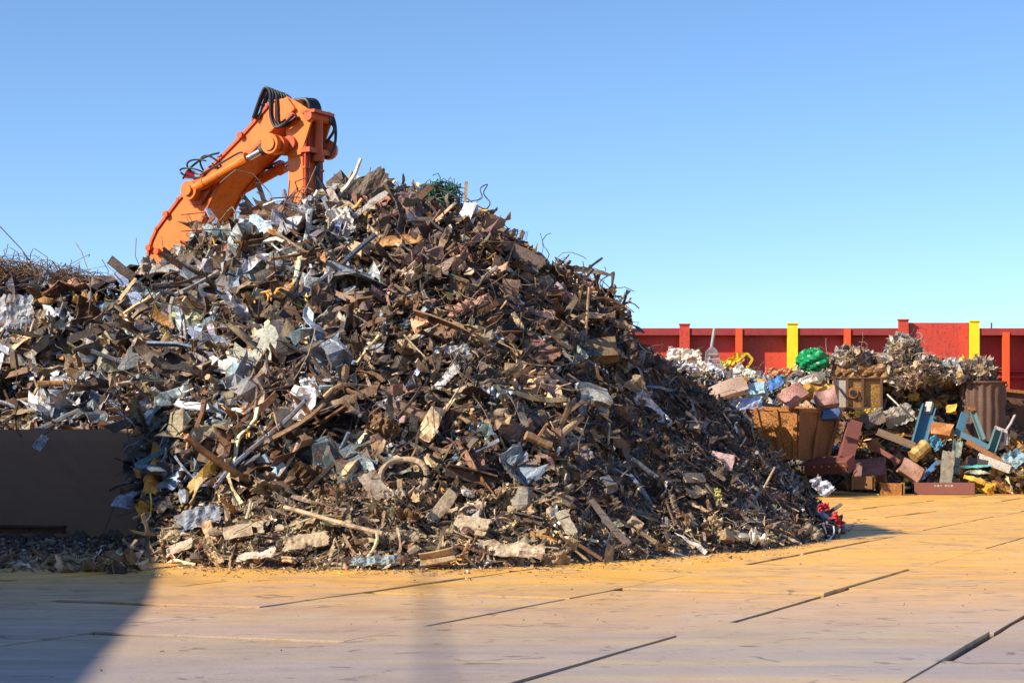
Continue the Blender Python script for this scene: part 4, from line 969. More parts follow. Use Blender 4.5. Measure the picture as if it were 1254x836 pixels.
while made < 300 and tries < 9000:
    tries += 1
    px = ra.uniform(2, 1010); cy = np.interp(px, [c[0] for c in crest], [c[1] for c in crest]); fy = np.interp(px, [a for a, b in foot], [b for a, b in foot])
    py = ra.uniform(cy+6, fy-4)
    if px < 200 and py > 505: continue
    z = zone(px, py)
    kd = ra.choice(['sheet', 'plank', 'pipe', 'strip', 'L', 'box', 'chunk'], p={'left': [.54, .07, .11, .22, .03, .02, .01], 'top': [.48, .1, .1, .25, .04, .02, .01], 'mid': [.48, .09, .12, .25, .03, .02, .01], 'foot': [.42, .13, .11, .24, .03, .02, .05]}.get(z, [.38, .12, .12, .31, .03, .02, .02]))
    big = {'left': 1.35, 'top': 1.15, 'mid': 1.15, 'foot': .85, 'right': .7, 'rfoot': .6, 'edge': .65}[z]
    Lp = {'sheet': 40, 'plank': 44, 'pipe': 54, 'strip': 50, 'L': 42, 'box': 26, 'chunk': 20}[kd]*big*ra.uniform(.65, 1.4)
    Wp = Lp*{'sheet': ra.uniform(.25, .75), 'plank': ra.uniform(.09, .18), 'pipe': ra.uniform(.07, .16), 'strip': ra.uniform(.09, .2), 'L': ra.uniform(.16, .28), 'box': .65, 'chunk': .75}[kd]
    if any((px-a)**2+((py-b)*1.3)**2 < (r_*.75+Lp*.36)**2 for a, b, r_ in PLACED): continue
    hit = FM.hit(px, py)
    if hit is None: continue
    nm, p_ = ZONES[z]; cn = str(ra.choice(nm, p=np.array(p_)/sum(p_))); c4 = np.array(PAL[cn][:4]); c4[:3] *= math.exp(ra.normal(0, .2))*.95
    d = [((px-a)**2+(py-b)**2, a, b, t) for a, b, t in MARK]; d.sort()
    lab = None
    for _, a, b, t in d[:2]:
        dx, dy = px-a, py-b
        rel = ('right of' if dx > 0 else 'left of') if abs(dx) > abs(dy) else ('below' if dy > 0 else 'above')
        far = 'close' if math.hypot(dx, dy) < 45 else 'some way'
        if rel in ('below', 'above') and far == 'close': far = 'just'
        if far == 'close': far = 'close on the' if rel.endswith('of') else far
        for adj in KW[kd][2]:
            l_ = f"{adj} {PAL[cn][4]} {KW[kd][3]} {far} {rel} the {t}"
            key = (PAL[cn][4], kd, far, rel, t)
            if key not in used: lab = l_; used.add(key); break
        if lab: break
    if not lab: continue
    # slope-following lie: most pieces lie across the fall line on the left, down the slope on the right
    ang = ra.normal(-5, 32) if z in ('left', 'top', 'mid', 'foot') else ra.normal(-38, 26)
    op = dict(crumple=ra.uniform(.2, .85), curl=ra.choice([0, 0, 0, 1.2, 2.]), bend=ra.uniform(.02, .12) if kd != 'strip' else ra.uniform(.2, .7), lift=ra.uniform(.05, .2), face=ra.uniform(.1, .7), jit=.28)
    thing(kd, KW[kd][0], lab, KW[kd][1], px, py, Lp, Wp, ang, tuple(c4), GRP[kd], **op); made += 1

# ---- wires against the sky
def wire_thing(label, pts, D, rad=.011, rgb=(.05, .04, .035)):
    P_ = [W(a, b, D)+np.array([0, ra.uniform(-.15, .15), 0]) for a, b in pts]; c = np.mean(P_, 0)
    V, Fc = sweep(circ(rad, 5), spline(np.array(P_)-c, 5)); o = put('wire', label, 'wire', (V, Fc), c, np.eye(3), rgb)
wire_thing('looping black wire curling up beside the thin upright post', [(576, 246), (590, 243), (588, 230), (597, 226), (592, 236), (600, 248), (594, 255), (580, 250)], 35.6)
wire_thing('kinked dark wire sticking out over the right shoulder of the heap', [(740, 360), (735, 345), (745, 338), (752, 334), (750, 348), (744, 356), (752, 352)], 36)
wire_thing('thin wire bent over the skyline near the end of the red wall', [(762, 388), (766, 372), (775, 372), (783, 377)], 36.6)
wire_thing('short springy wire on the skyline under the square tan plate', [(622, 292), (628, 284), (634, 282), (632, 290)], 35.5)
wire_thing('thin wire arching on the skyline above the red wall', [(700, 338), (693, 330), (690, 322), (684, 318)], 35.8)
wire_thing('long hanging grey wire in the upper middle of the heap', [(420, 380), (445, 392), (455, 405), (450, 425), (462, 430), (470, 420)], 32.4, .014, (.4, .34, .25))
wire_thing('long pale wire looping in the shaded middle of the heap', [(520, 590), (500, 560), (520, 545), (545, 552), (560, 570)], 29.9, .014, (.4, .34, .25))
# rusty wire mass behind the left skyline: nobody could count its strands
VV = []; FF = []; b_ = 0
for i in range(520):
    a = ra.uniform(-40, 108); top_ = np.interp(a, [-40, 0, 30, 60, 85, 108], [314, 322, 328, 332, 338, 348]); y = ra.uniform(top_+6, 356)
    c = W(a, y, 40.2+ra.uniform(-.5, .9)); v, f = g_wire(ra, ra.uniform(.5, 1.3), .0085, ra.uniform(.7, 2.), 14)
    q = np.linalg.qr(ra.normal(0, 1, (3, 3)))[0]; VV.append(v@q.T*[1, 1, .55]+c); FF.append(f+b_); b_ += len(v)
V = np.vstack(VV); tag(mesh_obj('wire_tangle', V, np.vstack(FF), M_SCRAP, None, np.tile([.17, .095, .05, 0], (len(V), 1))), 'tangle of rusty wire on the skyline at the far left', 'wire', None, 'stuff')
VV = []; FF = []; b_ = 0
for i in range(60):
    c = W(ra.uniform(524, 556), ra.uniform(230, 242), 35.8); v, f = g_wire(ra, .3, .009, 1.6, 12); q = np.linalg.qr(ra.normal(0, 1, (3, 3)))[0]; VV.append(v@q.T+c); FF.append(f+b_); b_ += len(v)
V = np.vstack(VV); tag(mesh_obj('wire_tangle', V, np.vstack(FF), M_SCRAP, None, np.tile([.03, .11, .08, 0], (len(V), 1))), 'small tuft of green wire and netting on the peak of the heap', 'netting', None, 'stuff')
# rubble strip before the concrete wall
n_ = 3800; x = ra.uniform(-11, -5.2, n_); y = 34.8-np.abs(ra.normal(0, 1, n_))*3.0+.2; y = np.maximum(y, 28+ra.uniform(0, .4, n_)); h = np.maximum(FM.h(x, y), 0)+.02
V, Q, C = scatter(ra, np.stack([x, y, h], 1), np.tile([0, 0, 1.], (n_, 1)), ['chunk' if i % 3 else 'flake' for i in range(n_)], ra.uniform(.03, .1, n_)*(1+(ra.uniform(0, 1, n_) > .97)*1.5), pick_colors(ra, ['right']*n_), np.full(n_, .5))
tag(mesh_obj('rubble', V, Q, M_SCRAP, None, C), 'dark loose rubble spread on the ground before the low concrete wall', 'rubble', None, 'stuff')
# crumbs along the toe of the heap on the plates
n_ = 3600; a = ra.uniform(180, 1060, n_); b = np.interp(a, [p[0] for p in foot], [p[1] for p in foot])+np.abs(ra.normal(0, 1, n_))**2*2.6-1
D = CAMZ*F/(b-HY); V, Q, C = scatter(ra, np.stack([(a-CX)/F*D, D, np.full(n_, .015)], 1), np.tile([0, 0, 1.], (n_, 1)), ['flake' if i % 2 else 'strip' for i in range(n_)], ra.uniform(.015, .12, n_), pick_colors(ra, ['foot']*n_), np.full(n_, .4))
D2 = ra.uniform(13, 60, 900); X2 = ra.uniform(-.27, .27, 900)*D2; keep_ = FM.h(X2, D2) < .0; D2, X2 = D2[keep_], X2[keep_]; n2 = len(D2)
V2, Q2, C2 = scatter(ra, np.stack([X2, D2, np.full(n2, .012)], 1), np.tile([0, 0, 1.], (n2, 1)), ['flake' if i % 3 else 'strip' for i in range(n2)], ra.uniform(.01, .05, n2), pick_colors(ra, ['right']*n2), np.full(n2, .2))
Q = np.vstack([Q, Q2+len(V)]); V = np.vstack([V, V2]); C = np.vstack([C, C2])
tag(mesh_obj('crumbs', V, Q, M_SCRAP, None, C), 'small crumbs of scrap scattered over the steel plates, thickest along the toe of the heap', 'debris', None, 'stuff')
# ------------------------------------------------------------------ things in the mixed scrap on the right
def B(kind, name, label, cat, px, py, Lp, Wp, ang, c_, D, **k):
    k.setdefault('face', .6); k.setdefault('jit', .1); k.setdefault('lift', 0)
    return thing(kind, name, label, cat, px, py, Lp, Wp, ang, c_, D=D, **k)
def skip():
    # an open skip seen corner on, mouth up, with ribs
    c0 = W(968, 560, 82.2); e = empty('skip', (c0[0], c0[1], .9), 'rusty orange open skip with sloping ribbed sides in the right scrap pile', 'skip')
    z0, z1 = W(0, 563, 83)[2]+.02, W(0, 503, 83)[2]
    u1 = np.array([-.92, .42, 0]); u2 = np.array([.86, .5, 0]); cc = np.array([W(977, 0, 82)[0], 82.0, 0])
    La, Lb, ta = 2.6, 2.3, .42
    def co(a, b, top): 
        sh = 0 if top else ta
        aa = a*La+(sh*(1 if a == 0 else -1)*(1.5 if a else .4)); bb = b*Lb+(sh*(1 if b == 0 else -1)*(1.2 if b else .4))
        p = cc+u1*aa+u2*bb; p[2] = z1+(.18*a if top else 0) if top else z0; return p
    T = [co(0, 0, 1), co(1, 0, 1), co(1, 1, 1), co(0, 1, 1)]; Bm = [co(0, 0, 0), co(1, 0, 0), co(1, 1, 0), co(0, 1, 0)]
    def wall(i, j, nm, mat):
        n = 12; V = []; Fc = []; c_ = (T[0]+T[2])/2
        for a in range(n+1):
            for b in range(n+1):
                s_, t = a/n, b/n; p = (Bm[i]*(1-s_)+Bm[j]*s_)*(1-t)+(T[i]*(1-s_)+T[j]*s_)*t
                nn = np.cross(T[j]-T[i], Bm[i]-T[i]); nn /= np.linalg.norm(nn)
                V.append(p+nn*.09*math.sin(s_*9+i)*math.sin(t*6+i)*math.sin(math.pi*s_)*math.sin(math.pi*t))
        for a in range(n):
            for b in range(n): q = a*(n+1)+b; Fc.append([q, q+n+1, q+n+2, q+1])
        o = mesh_obj(nm, V, Fc, mat, e); so_ = o.modifiers.new('t', 'SOLIDIFY'); so_.thickness = .04; so_.offset = 0
    for i, j in ((0, 1), (1, 2), (2, 3), (3, 0)): wall(i, j, 'side_panel', M_RUSTY if (i, j) == (0, 1) else M_RUSTBR)  # lit left side brighter, other sides browner: shade put into the colour
    m = MB(); m.add(Bm, [[0, 1, 2, 3]]); m.obj('floor_panel', M_RUSTDK, e)
    for i, j in ((0, 1), (1, 2), (2, 3), (3, 0)):
        m = MB(); V, Fc = sweep([(-.07, -.08), (.07, -.08), (.07, .08), (-.07, .08)], [T[i], T[j]]); m.add(V, Fc); m.obj('rim', M_RUSTY, e)
    for (i, j), ts in (((0, 1), (.03, .36, .70, .97)), ((3, 0), (.04, .5, .97))):
        for t in ts:
            a = T[i]*(1-t)+T[j]*t; b = Bm[i]*(1-t)+Bm[j]*t; nn = np.cross(T[j]-T[i], Bm[i]-T[i]); nn /= np.linalg.norm(nn)
            if np.dot(nn, (T[0]+T[2])/2-a) > 0: nn = -nn
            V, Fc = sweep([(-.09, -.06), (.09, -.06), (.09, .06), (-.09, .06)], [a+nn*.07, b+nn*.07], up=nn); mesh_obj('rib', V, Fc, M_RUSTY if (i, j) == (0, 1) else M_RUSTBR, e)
M_RUSTBR = painted('brown_or_shaded_rusted_steel', (.27, .12, .04), .45, .75, True, (.09, .04, .02), (.12, .06, .03), scale=1.2)  # brown steel, also the skip's sides with shade in the colour
skip()
JP = lambda n, base, rust=.5: painted(n, tuple(v*.72 for v in base), min(.85, rust+.22), .55, True, (.16, .07, .03), tuple(x*.4 for x in base), scale=1.5)
M_YJ = JP('worn_yellow_paint', (.70, .42, .06)); M_BLUEJ = JP('worn_blue_paint', (.04, .26, .42), .3); M_TEALJ = JP('worn_teal_paint', (.07, .30, .34), .35); M_MAR = JP('worn_maroon_paint', (.26, .07, .07), .35)
M_PINK = JP('faded_pink_paint', (.60, .30, .27), .3); M_BROWNJ = JP('brown_fluted_steel', (.12, .065, .05), .3); M_GREENJ = JP('green_plastic', (.01, .26, .08), 0); M_OR = JP('worn_orange_paint', (.62, .22, .03), .45)
M_WHITEJ = JP('dirty_white_paint', (.66, .62, .56), .25)
# maroon L shaped girder: an upright leg and a foot
e = empty('girder', W(1045, 585, 82), 'big maroon L shaped girder leaning against the rusty skip', 'girder')
def bar3(nm, pts, w_, h_, mat, par, shape='box', t=.04, up=(0, 0, 1)):
    pr = [(-w_/2, -h_/2), (w_/2, -h_/2), (w_/2, h_/2), (-w_/2, h_/2)]
    if shape == 'U': pr = [(-w_/2, -h_/2), (w_/2, -h_/2), (w_/2, h_/2), (w_/2-t, h_/2), (w_/2-t, -h_/2+t), (-w_/2+t, -h_/2+t), (-w_/2+t, h_/2), (-w_/2, h_/2)]
    if shape == 'L': pr = [(-w_/2, -h_/2), (w_/2, -h_/2), (w_/2, -h_/2+t), (-w_/2+t, -h_/2+t), (-w_/2+t, h_/2), (-w_/2, h_/2)]
    V, Fc = sweep(pr, pts, up=up); o = mesh_obj(nm, V, Fc, mat, par); b = o.modifiers.new('b', 'BEVEL'); b.width = .015; b.limit_method = 'ANGLE'; return o
bar3('upright', [W(1035, 564, 81.8), W(1046, 518, 82.8)], .62, .5, M_MAR, e, up=(0, 1, 0))
bar3('foot', [W(990, 571, 82.6), W(1043, 568, 81.4)], .75, .55, M_MAR, e, up=(0, -.5, 1))
m = MB()
for k in range(5): m.add(*disc_cyl(W(996+k*9, 572-k*.4, 82.1-k*.22)+np.array([0, -.2, .02]), (0, -1, 0), .05, .1, 8))
m.obj('bolt_row', M_RUSTY, e)['kind'] = 'stuff'
# yellow machine housing with three bays
e = empty('machine_housing', W(1060, 500, 85), 'worn yellow machine housing with a round hole in its middle bay', 'machine housing')
def hous():
    z0, z1 = W(0, 500, 85)[2], W(0, 463, 85)[2]; y = 85.
    x = [W(p, 0, y)[0] for p in (1022, 1037, 1056, 1079)]
    for i in range(3):
        m = MB(); m.box(((x[i]+x[i+1])/2, y+.35+.06*i, (z0+z1)/2), (x[i+1]-x[i]-.05, .7, z1-z0-.1)); m.obj('bay', M_YJ if i else M_WHITEJ, e)
    for i in range(4):
        m = MB(); m.box((x[i], y, (z0+z1)/2), (.10, .16, z1-z0)); m.obj('rib', M_RUSTDK, e)
    m = MB(); m.box(((x[0]+x[3])/2, y+.0, z0), (x[3]-x[0]+.1, .25, .12)); m.box(((x[0]+x[3])/2, y+.4, z1), (x[3]-x[0]+.1, .9, .05)); m.obj('base_rail', M_RUSTDK, e)
    c = np.array([W(1044, 481, y)[0], y-.0, W(0, 481, y)[2]])
    m = MB(); m.add(*disc_cyl(c, (0, 1, 0), .24, .14, 20)); m.obj('hole_collar', M_OR, e)
    m = MB(); m.add(*disc_cyl(c-[0, .06, 0], (0, 1, 0), .13, .1, 18)); m.obj('hole', M_BLACKRUB, e)
    m = MB(); m.add(*disc_cyl(c+[.32, -.0, -.25], (0, 1, 0), .1, .16, 14)); m.obj('knob', M_DKSTEEL, e)
    m = MB(); m.add(*sweep(circ(.04, 6), [W(1026, 473, 84.9), W(1036, 487, 84.9)])); m.obj('diagonal_bar', M_DKSTEEL, e)
hous()
e2 = B('sheet', 'slab', 'thick rusty orange slab lying on top of the yellow machine housing', 'slab', 1055, 456, 74, 14, 1, (.30, .15, .05), 86.0, crumple=.35, face=.8)
so_ = e2.modifiers.new('t', 'SOLIDIFY'); so_.thickness = .25; so_.offset = 0
# bales of crushed metal
def bale(label, px, py, wp, hp, D, zc, seed, tall=1.):
    r = np.random.default_rng(seed); c = W(px, py, D); w_, h_ = wp*D/F, hp*D/F; n_ = 420
    th = r.uniform(0, 6.28, n_); ph = np.arccos(r.uniform(-1, 1, n_)); nr = np.stack([np.sin(ph)*np.cos(th), np.sin(ph)*np.sin(th), np.cos(ph)], 1)
    pos = nr*np.abs(nr).max(1)[:, None]**-.35*np.array([w_/2*.82, min(w_, 1.6)/2, h_/2*.72])
    pos *= (1+.14*np.sin(nr[:, :1]*7+seed)+.12*np.sin(nr[:, 2:]*9+seed*2))
    ks = [('flake', 'sheet', 'strip', 'sheet', 'wire')[i % 5] for i in range(n_)]
    cl = pick_colors(r, [zc]*n_); cl[:, :3] = cl[:, :3]*.45+np.array([.36, .26, .16])*.55
    V, Q, C = scatter(r, pos+c, nr, ks, r.uniform(.3, 1., n_)**1.5*1.0, cl, np.full(n_, .6))
    sv, sf = g_box(r, w_*.8, min(w_, 1.6)*.8, h_*.78, .1, 6)
    V = np.vstack([V, sv+c]); Q = np.vstack([Q, sf+len(V)-len(sv)]); C = np.vstack([C, np.tile([.08, .06, .05, 0], (len(sv), 1))])
    tag(mesh_obj('scrap_bale', V, Q, M_SCRAP, None, C), label, 'scrap bale', 'bales of crushed metal on the right pile')
bale('grey crushed bale with a rusty left end on top of the rusty slab', 1044, 440, 48, 24, 86.5, 'back', 1)
bale('tall pale cone shaped bale at the peak of the right pile', 1106, 430, 34, 42, 87, 'back', 2)
bale('pinkish grey bale between the rusty slab and the peak of the right pile', 1088, 450, 34, 30, 86.3, 'back', 3)
bale('ochre flecked bale directly under the peak of the right pile', 1112, 461, 36, 28, 85.8, 'junk', 4)
bale('dark grey bale right of the peak against the tall red panel', 1133, 452, 34, 34, 86.3, 'back', 5)
bale('low bale with greenish edges between the dark grey bale and the fluted drum', 1160, 456, 42, 26, 86.6, 'back', 6)
bale('silver crushed bale resting on the brown fluted drum', 1196, 455, 40, 34, 86.8, 'back', 7)
B('flat', 'panel', 'flat teal grey panel lying on the low bale beside the red panel', 'panel', 1157, 446, 34, 8, 5, (.16, .24, .27), 86, face=.1)
# brown fluted drum
e = empty('drum', W(1202, 532, 86), 'tall dark brown fluted steel drum under the silver crushed bale', 'drum')
def drum():
    z0, z1 = W(0, 540, 86)[2], W(0, 468, 86)[2]; c = np.array([W(1203, 0, 86.6)[0], 86.6, 0]); n = 96; r_ = .98
    V = []; 
    for z in np.linspace(z0, z1, 8):
        for k in range(n):
            a = 2*math.pi*k/n; q = r_+.05*math.sin(a*17)+.04*math.sin(z*5+a*3); V.append(c+[q*math.cos(a), q*.8*math.sin(a), z])
    Fc = [[i*n+k, i*n+(k+1) % n, (i+1)*n+(k+1) % n, (i+1)*n+k] for i in range(7) for k in range(n)]
    mesh_obj('shell', V, Fc, M_BROWNJ, e, smooth=True)
    a_ = np.linspace(0, 2*math.pi, 40); mesh_obj('top_ring', *sweep(circ(.06, 6), np.stack([c[0]+1.03*np.cos(a_), c[1]+.84*np.sin(a_), np.full(40, z1)], 1)), M_RUSTDK, e)
drum()
# dark container behind with beam
e = empty('container', W(1145, 545, 88), 'dark brown rusted container standing between the yellow housing and the fluted drum', 'container')
z0, z1 = .6, W(0, 474, 88)[2]; xa, xb = W(1082, 0, 88)[0], W(1174, 0, 88)[0]
m = MB(); m.box(((xa+xb)/2, 88.6, (z0+z1)/2), (xb-xa, 1.2, z1-z0)); m.obj('body', M_BROWNJ, e)
for k in range(9):
    m = MB(); m.box((xa+(xb-xa)*(k+.5)/9, 87.95, (z0+z1)/2), (.14, .1, z1-z0-.2)); m.obj('rib', M_BROWNJ, e)
m = MB(); m.box(((xa+xb)/2+.2, 87.85, z1), (xb-xa+.2, .34, .2)); m.obj('top_beam', M_RUSTBR, e)
e = empty('container', W(1232, 560, 89), 'near black rusted container under the broken end of the red wall', 'container')
m = MB(); za, zb = .3, W(0, 480, 89)[2]; m.box((W(1252, 0, 89)[0], 89.6, (za+zb)/2), (2.4, 1.2, zb-za)); m.obj('body', M_RUSTDK, e)
m = MB(); m.box((W(1246, 0, 89)[0], 88.9, zb+.02), (2.6, .22, .14), np.array(Matrix.Rotation(R(6), 3, 'Y'))); m.obj('top_beam', M_RUSTY, e)
# beams, girders and odd items
def simple(name, label, cat, pts, w_, h_, mat, shape='box', t=.04, up=(0, 0, 1)):
    c = np.array(pts).mean(0); e = bpy.data.objects.new('tmp', None); e.location = tuple(c)
    class Pp: location = tuple(c)
    V, Fc = sweep({'box': [(-w_/2, -h_/2), (w_/2, -h_/2), (w_/2, h_/2), (-w_/2, h_/2)], 'U': [(-w_/2, -h_/2), (w_/2, -h_/2), (w_/2, h_/2), (w_/2-t, h_/2), (w_/2-t, -h_/2+t), (-w_/2+t, -h_/2+t), (-w_/2+t, h_/2), (-w_/2, h_/2)],
                   'L': [(-w_/2, -h_/2), (w_/2, -h_/2), (w_/2, -h_/2+t), (-w_/2+t, -h_/2+t), (-w_/2+t, h_/2), (-w_/2, h_/2)], 'O': circ(w_/2, 14)}[shape], np.array(pts)-c, up=up)
    bpy.data.objects.remove(e); o = mesh_obj(name, V, Fc, mat); o.location = tuple(c); tag(o, label, cat)
    b = o.modifiers.new('b', 'BEVEL'); b.width = .012; b.limit_method = 'ANGLE'; return o
simple('channel', 'broad blue channel with a pale broken tip leaning up in the right pile', 'channel', [W(1124, 547, 83.4), W(1137, 499, 84.6)], .62, .35, M_BLUEJ, 'U', .05, (0, -1, .2))
simple('broken_tip', 'pale yellowish broken tip wedged at the top of the broad blue channel', 'broken metal', [W(1136, 505, 84.5), W(1139, 493, 84.7)], .3, .22, M_WHITEJ)
simple('channel', 'long blue channel sloping down to the right beside the fluted drum', 'channel', [W(1170, 528, 84.0), W(1217, 551, 83.4)], .30, .24, M_BLUEJ, 'U', .04)
simple('plate', 'short pointed blue plate standing at the left end of the long blue channel', 'metal plate', [W(1174, 530, 83.9), W(1182, 506, 84.3)], .36, .08, M_BLUEJ, 'box', .04, (0, -1, 0))
simple('angle_iron', 'slim teal angle iron leaning with an ochre top before the fluted drum', 'angle iron', [W(1191, 503, 84.4), W(1204, 538, 83.8)], .2, .2, M_TEALJ, 'L', .04)
simple('frame_piece', 'short ochre bar across the top of the slim teal angle iron', 'steel bar', [W(1186, 500, 84.3), W(1195, 501, 84.3)], .14, .14, M_OR)
simple('channel', 'turquoise upturned channel end at the right end of the long blue channel', 'channel', [W(1214, 552, 83.2), W(1223, 525, 83.5)], .36, .28, M_TEALJ, 'U', .04, (0, -1, 0))
simple('frame_piece', 'ochre and white frame piece behind the turquoise channel end', 'frame piece', [W(1218, 523, 83.7), W(1232, 528, 83.6), W(1232, 545, 83.5)], .16, .16, M_WHITEJ)
simple('bar', 'thin white bent bar sticking up at the far right of the pile', 'steel bar', [W(1232, 527, 83.8), W(1238, 518, 83.9), W(1243, 508, 84.2)], .1, .08, M_WHITEJ)
simple('angle_iron', 'grey green beam lying left of the broad blue channel', 'beam', [W(1074, 528, 83.4), W(1120, 546, 82.9)], .35, .3, JP('grey_green_paint', (.22, .26, .20)), 'L', .05)
simple('beam', 'thin brown beam sloping down left of the standing dark plate', 'beam', [W(1063, 542, 83.2), W(1102, 566, 82.6)], .2, .2, M_MAR)
simple('beam', 'long brown beam under the long blue channel', 'beam', [W(1184, 540, 83.2), W(1236, 570, 82.6)], .2, .22, M_RUSTBR)
simple('beam', 'pale ended beam lying across the right side of the pile', 'beam', [W(1198, 559, 82.9), W(1238, 575, 82.4)], .5, .35, M_WHITEJ)
simple('beam', 'dark end of a hollow beam crossing the pile at the right', 'beam', [W(1183, 563, 82.9), W(1210, 568, 82.7)], .42, .3, M_DKSTEEL)
e = empty('plate_girder', W(1172, 600, 81.6), 'long maroon girder with small white marks lying on the ground', 'girder')
bar3('web', [W(1120, 598, 81.8), W(1194, 598, 81.2)], .5, .50, M_MAR, e)
for k, a in enumerate((1145, 1148.5, 1152, 1157.5, 1161, 1164.5)):
    m = MB(); c = W(a, 594.5, 81.4-.01*k); c[1] = 81.8-(a-1120)/74*.6-.262
    if k % 2: m.box(c, (.08, .01, .09)); m.box(c+[0, 0, .0], (.03, .014, .03))
    else: m.box(c+[-.03, 0, 0], (.025, .01, .09)); m.box(c+[.012, 0, .03], (.055, .01, .025)); m.box(c+[.012, 0, -.03], (.055, .01, .025))
    m.obj('painted_mark', M_WHITEJ, e)
def hollow(label, px0, px1, py, h_, D, mat, mat2):
    e = empty('hollow_section', W((px0+px1)/2, py, D), label, 'steel section'); a = W(px0, py, D); b = W(px1, py, D-.2)
    bar3('body', [a, b], .55, h_, mat, e, 'box')
    for q_ in (b+[.02, 0, 0], a-[.02, 0, 0]): m = MB(); m.box(q_, (.05, .62, h_+.06)); m.obj('end_plate', mat2, e)
hollow('short yellow ended steel section on the ground below the maroon L shaped girder', 1043, 1069, 591, .55, 82, M_RUSTBR, M_YJ)
hollow('squat orange red steel section beside the long maroon girder', 1079, 1105, 599, .52, 81.6, M_OR, M_YJ)
simple('beam', 'low tan timber lying on the ground under the yellow ended section', 'timber', [W(1020, 602, 82.6), W(1078, 606, 81.8)], .5, .12, JP('tan_timber', (.52, .36, .18), .1))
B('sheet', 'metal_sheet', 'tangled yellow strips lying on the ground right of the long maroon girder', 'steel strip', 1203, 596, 34, 16, -10, (.62, .36, .03), 81.5, crumple=.9)
B('strip', 'steel_strip', 'curled yellow strip above the tangled yellow strips', 'steel strip', 1197, 588, 34, 7, -20, (.62, .36, .03), 81.6)
B('flat', 'plate', 'tall rounded grey plate standing in the middle of the right pile', 'metal plate', 1160, 572, 42, 16, 84, (.18, .17, .13), 82.2, face=.9)
B('sheet', 'metal_sheet', 'curved grey green sheet standing beside the tall rounded grey plate', 'metal sheet', 1171, 560, 44, 14, 84, (.16, .26, .25), 82.4, curl=2.2, crumple=.05, face=.8)
B('strip', 'steel_strip', 'thin turquoise strip reaching right from the curved grey green sheet', 'steel strip', 1192, 571, 44, 4, 2, (.08, .40, .38), 82.2, bend=.1)
B('strip', 'steel_strip', 'pale green looped strip under the thin turquoise strip', 'steel strip', 1196, 578, 34, 6, -4, (.40, .46, .34), 82.2, bend=.4)
B('box', 'engine_block', 'rusty finned engine block left of the tall rounded grey plate', 'engine block', 1116, 577, 28, 18, -35, (.30, .16, .11), 82.2, H=.7, dent=.04)
B('pipe', 'roller', 'round yellow edged roller lying under the broad blue channel', 'roller', 1126, 552, 24, 18, 40, (.42, .28, .08), 82.8, bend=.0)
B('box', 'casing', 'rust orange casing between the two blue pieces', 'casing', 1153, 527, 26, 15, -6, (.40, .16, .04), 84, H=.5)
B('sheet', 'metal_sheet', 'ragged blue scrap hanging below the rust orange casing', 'metal sheet', 1146, 542, 18, 14, -50, (.07, .26, .40), 83.4, crumple=.6)
B('sheet', 'metal_sheet', 'torn dusty grey sheet leaning below the dark container', 'metal sheet', 1100, 508, 44, 26, 18, (.28, .25, .20), 84.6, crumple=.3)
B('pipe', 'rod', 'thin pale rod leaning before the dark container', 'rod', 1094, 490, 22, 2.2, -48, 'pale', 84.2, bend=0.)
B('sheet', 'metal_sheet', 'torn light blue sheet at the far right foot of the pile', 'metal sheet', 1243, 562, 24, 30, -60, (.22, .36, .44), 82.6, crumple=.4)
B('box', 'box', 'small yellow box on the container ledge above the rust orange casing', 'box', 1165, 501, 11, 10, 0, (.60, .40, .05), 85.4, H=.3)
B('box', 'casing', 'maroon dented casing on the ground behind the yellow ended section', 'casing', 1065, 576, 36, 24, 5, (.20, .09, .08), 83.4, H=.7)
B('sheet', 'metal_sheet', 'dark folded sheet under the yellow machine housing', 'metal sheet', 1070, 512, 30, 22, 20, (.10, .085, .07), 84.2, crumple=.2)
B('sheet', 'metal_sheet', 'bright yellow bent sheet directly below the yellow machine housing', 'metal sheet', 1062, 505, 36, 9, 8, (.66, .44, .06), 84.4, crumple=.3)
B('box', 'tank', 'rounded maroon end of a tank inside the rusty skip', 'tank', 1012, 491, 24, 22, 12, (.34, .18, .16), 83, H=.8, dent=.08)
B('box', 'frame', 'ochre bent frame between the pink cabinet and the yellow housing', 'frame', 1002, 478, 30, 22, -30, (.60, .34, .05), 83.6, H=.5, dent=.2)
B('box', 'box', 'dark blue box at the right rim of the rusty skip', 'box', 1017, 508, 20, 12, 2, (.03, .10, .26), 82.6, H=.4, dent=.03)
B('box', 'cabinet', 'dusty pink cabinet tilted in the mixed scrap above the rusty skip', 'cabinet', 972, 484, 30, 20, 38, (.48, .25, .23), 82, H=1., dent=.03, mat=M_PINK)
B('sheet', 'metal_sheet', 'bright white curved sheet over the dusty pink cabinet', 'metal sheet', 984, 466, 36, 10, 15, (.74, .70, .62), 83, curl=1.6)
B('box', 'casing', 'dark olive box beside the bright white curved sheet', 'casing', 999, 465, 18, 16, -12, (.14, .13, .10), 83.6, H=.5)
B('box', 'cabinet', 'long cream pink cabinet lying in the mixed scrap behind the tall heap', 'cabinet', 890, 478, 46, 18, 20, (.62, .46, .36), 74, H=.7, dent=.03, mat=JP('cream_pink_paint', (.66, .48, .38), .2))
B('box', 'crate', 'pale blue and white crate right of the cream pink cabinet', 'crate', 927, 479, 22, 16, 6, (.26, .44, .56), 77, H=.6, dent=.03)
B('sheet', 'tarpaulin', 'crumpled blue tarpaulin before the rusty skip', 'tarpaulin', 912, 494, 46, 17, 6, (.24, .36, .62), 74, crumple=.3)
B('sheet', 'metal_sheet', 'bright blue bent panel behind the pale blue crate', 'panel', 949, 469, 22, 14, 30, (.03, .17, .50), 79, crumple=.2)
B('chunk', 'lump', 'small orange lump on top of the pale blue crate', 'lump', 933, 467, 11, 8, 0, (.70, .28, .02), 77)
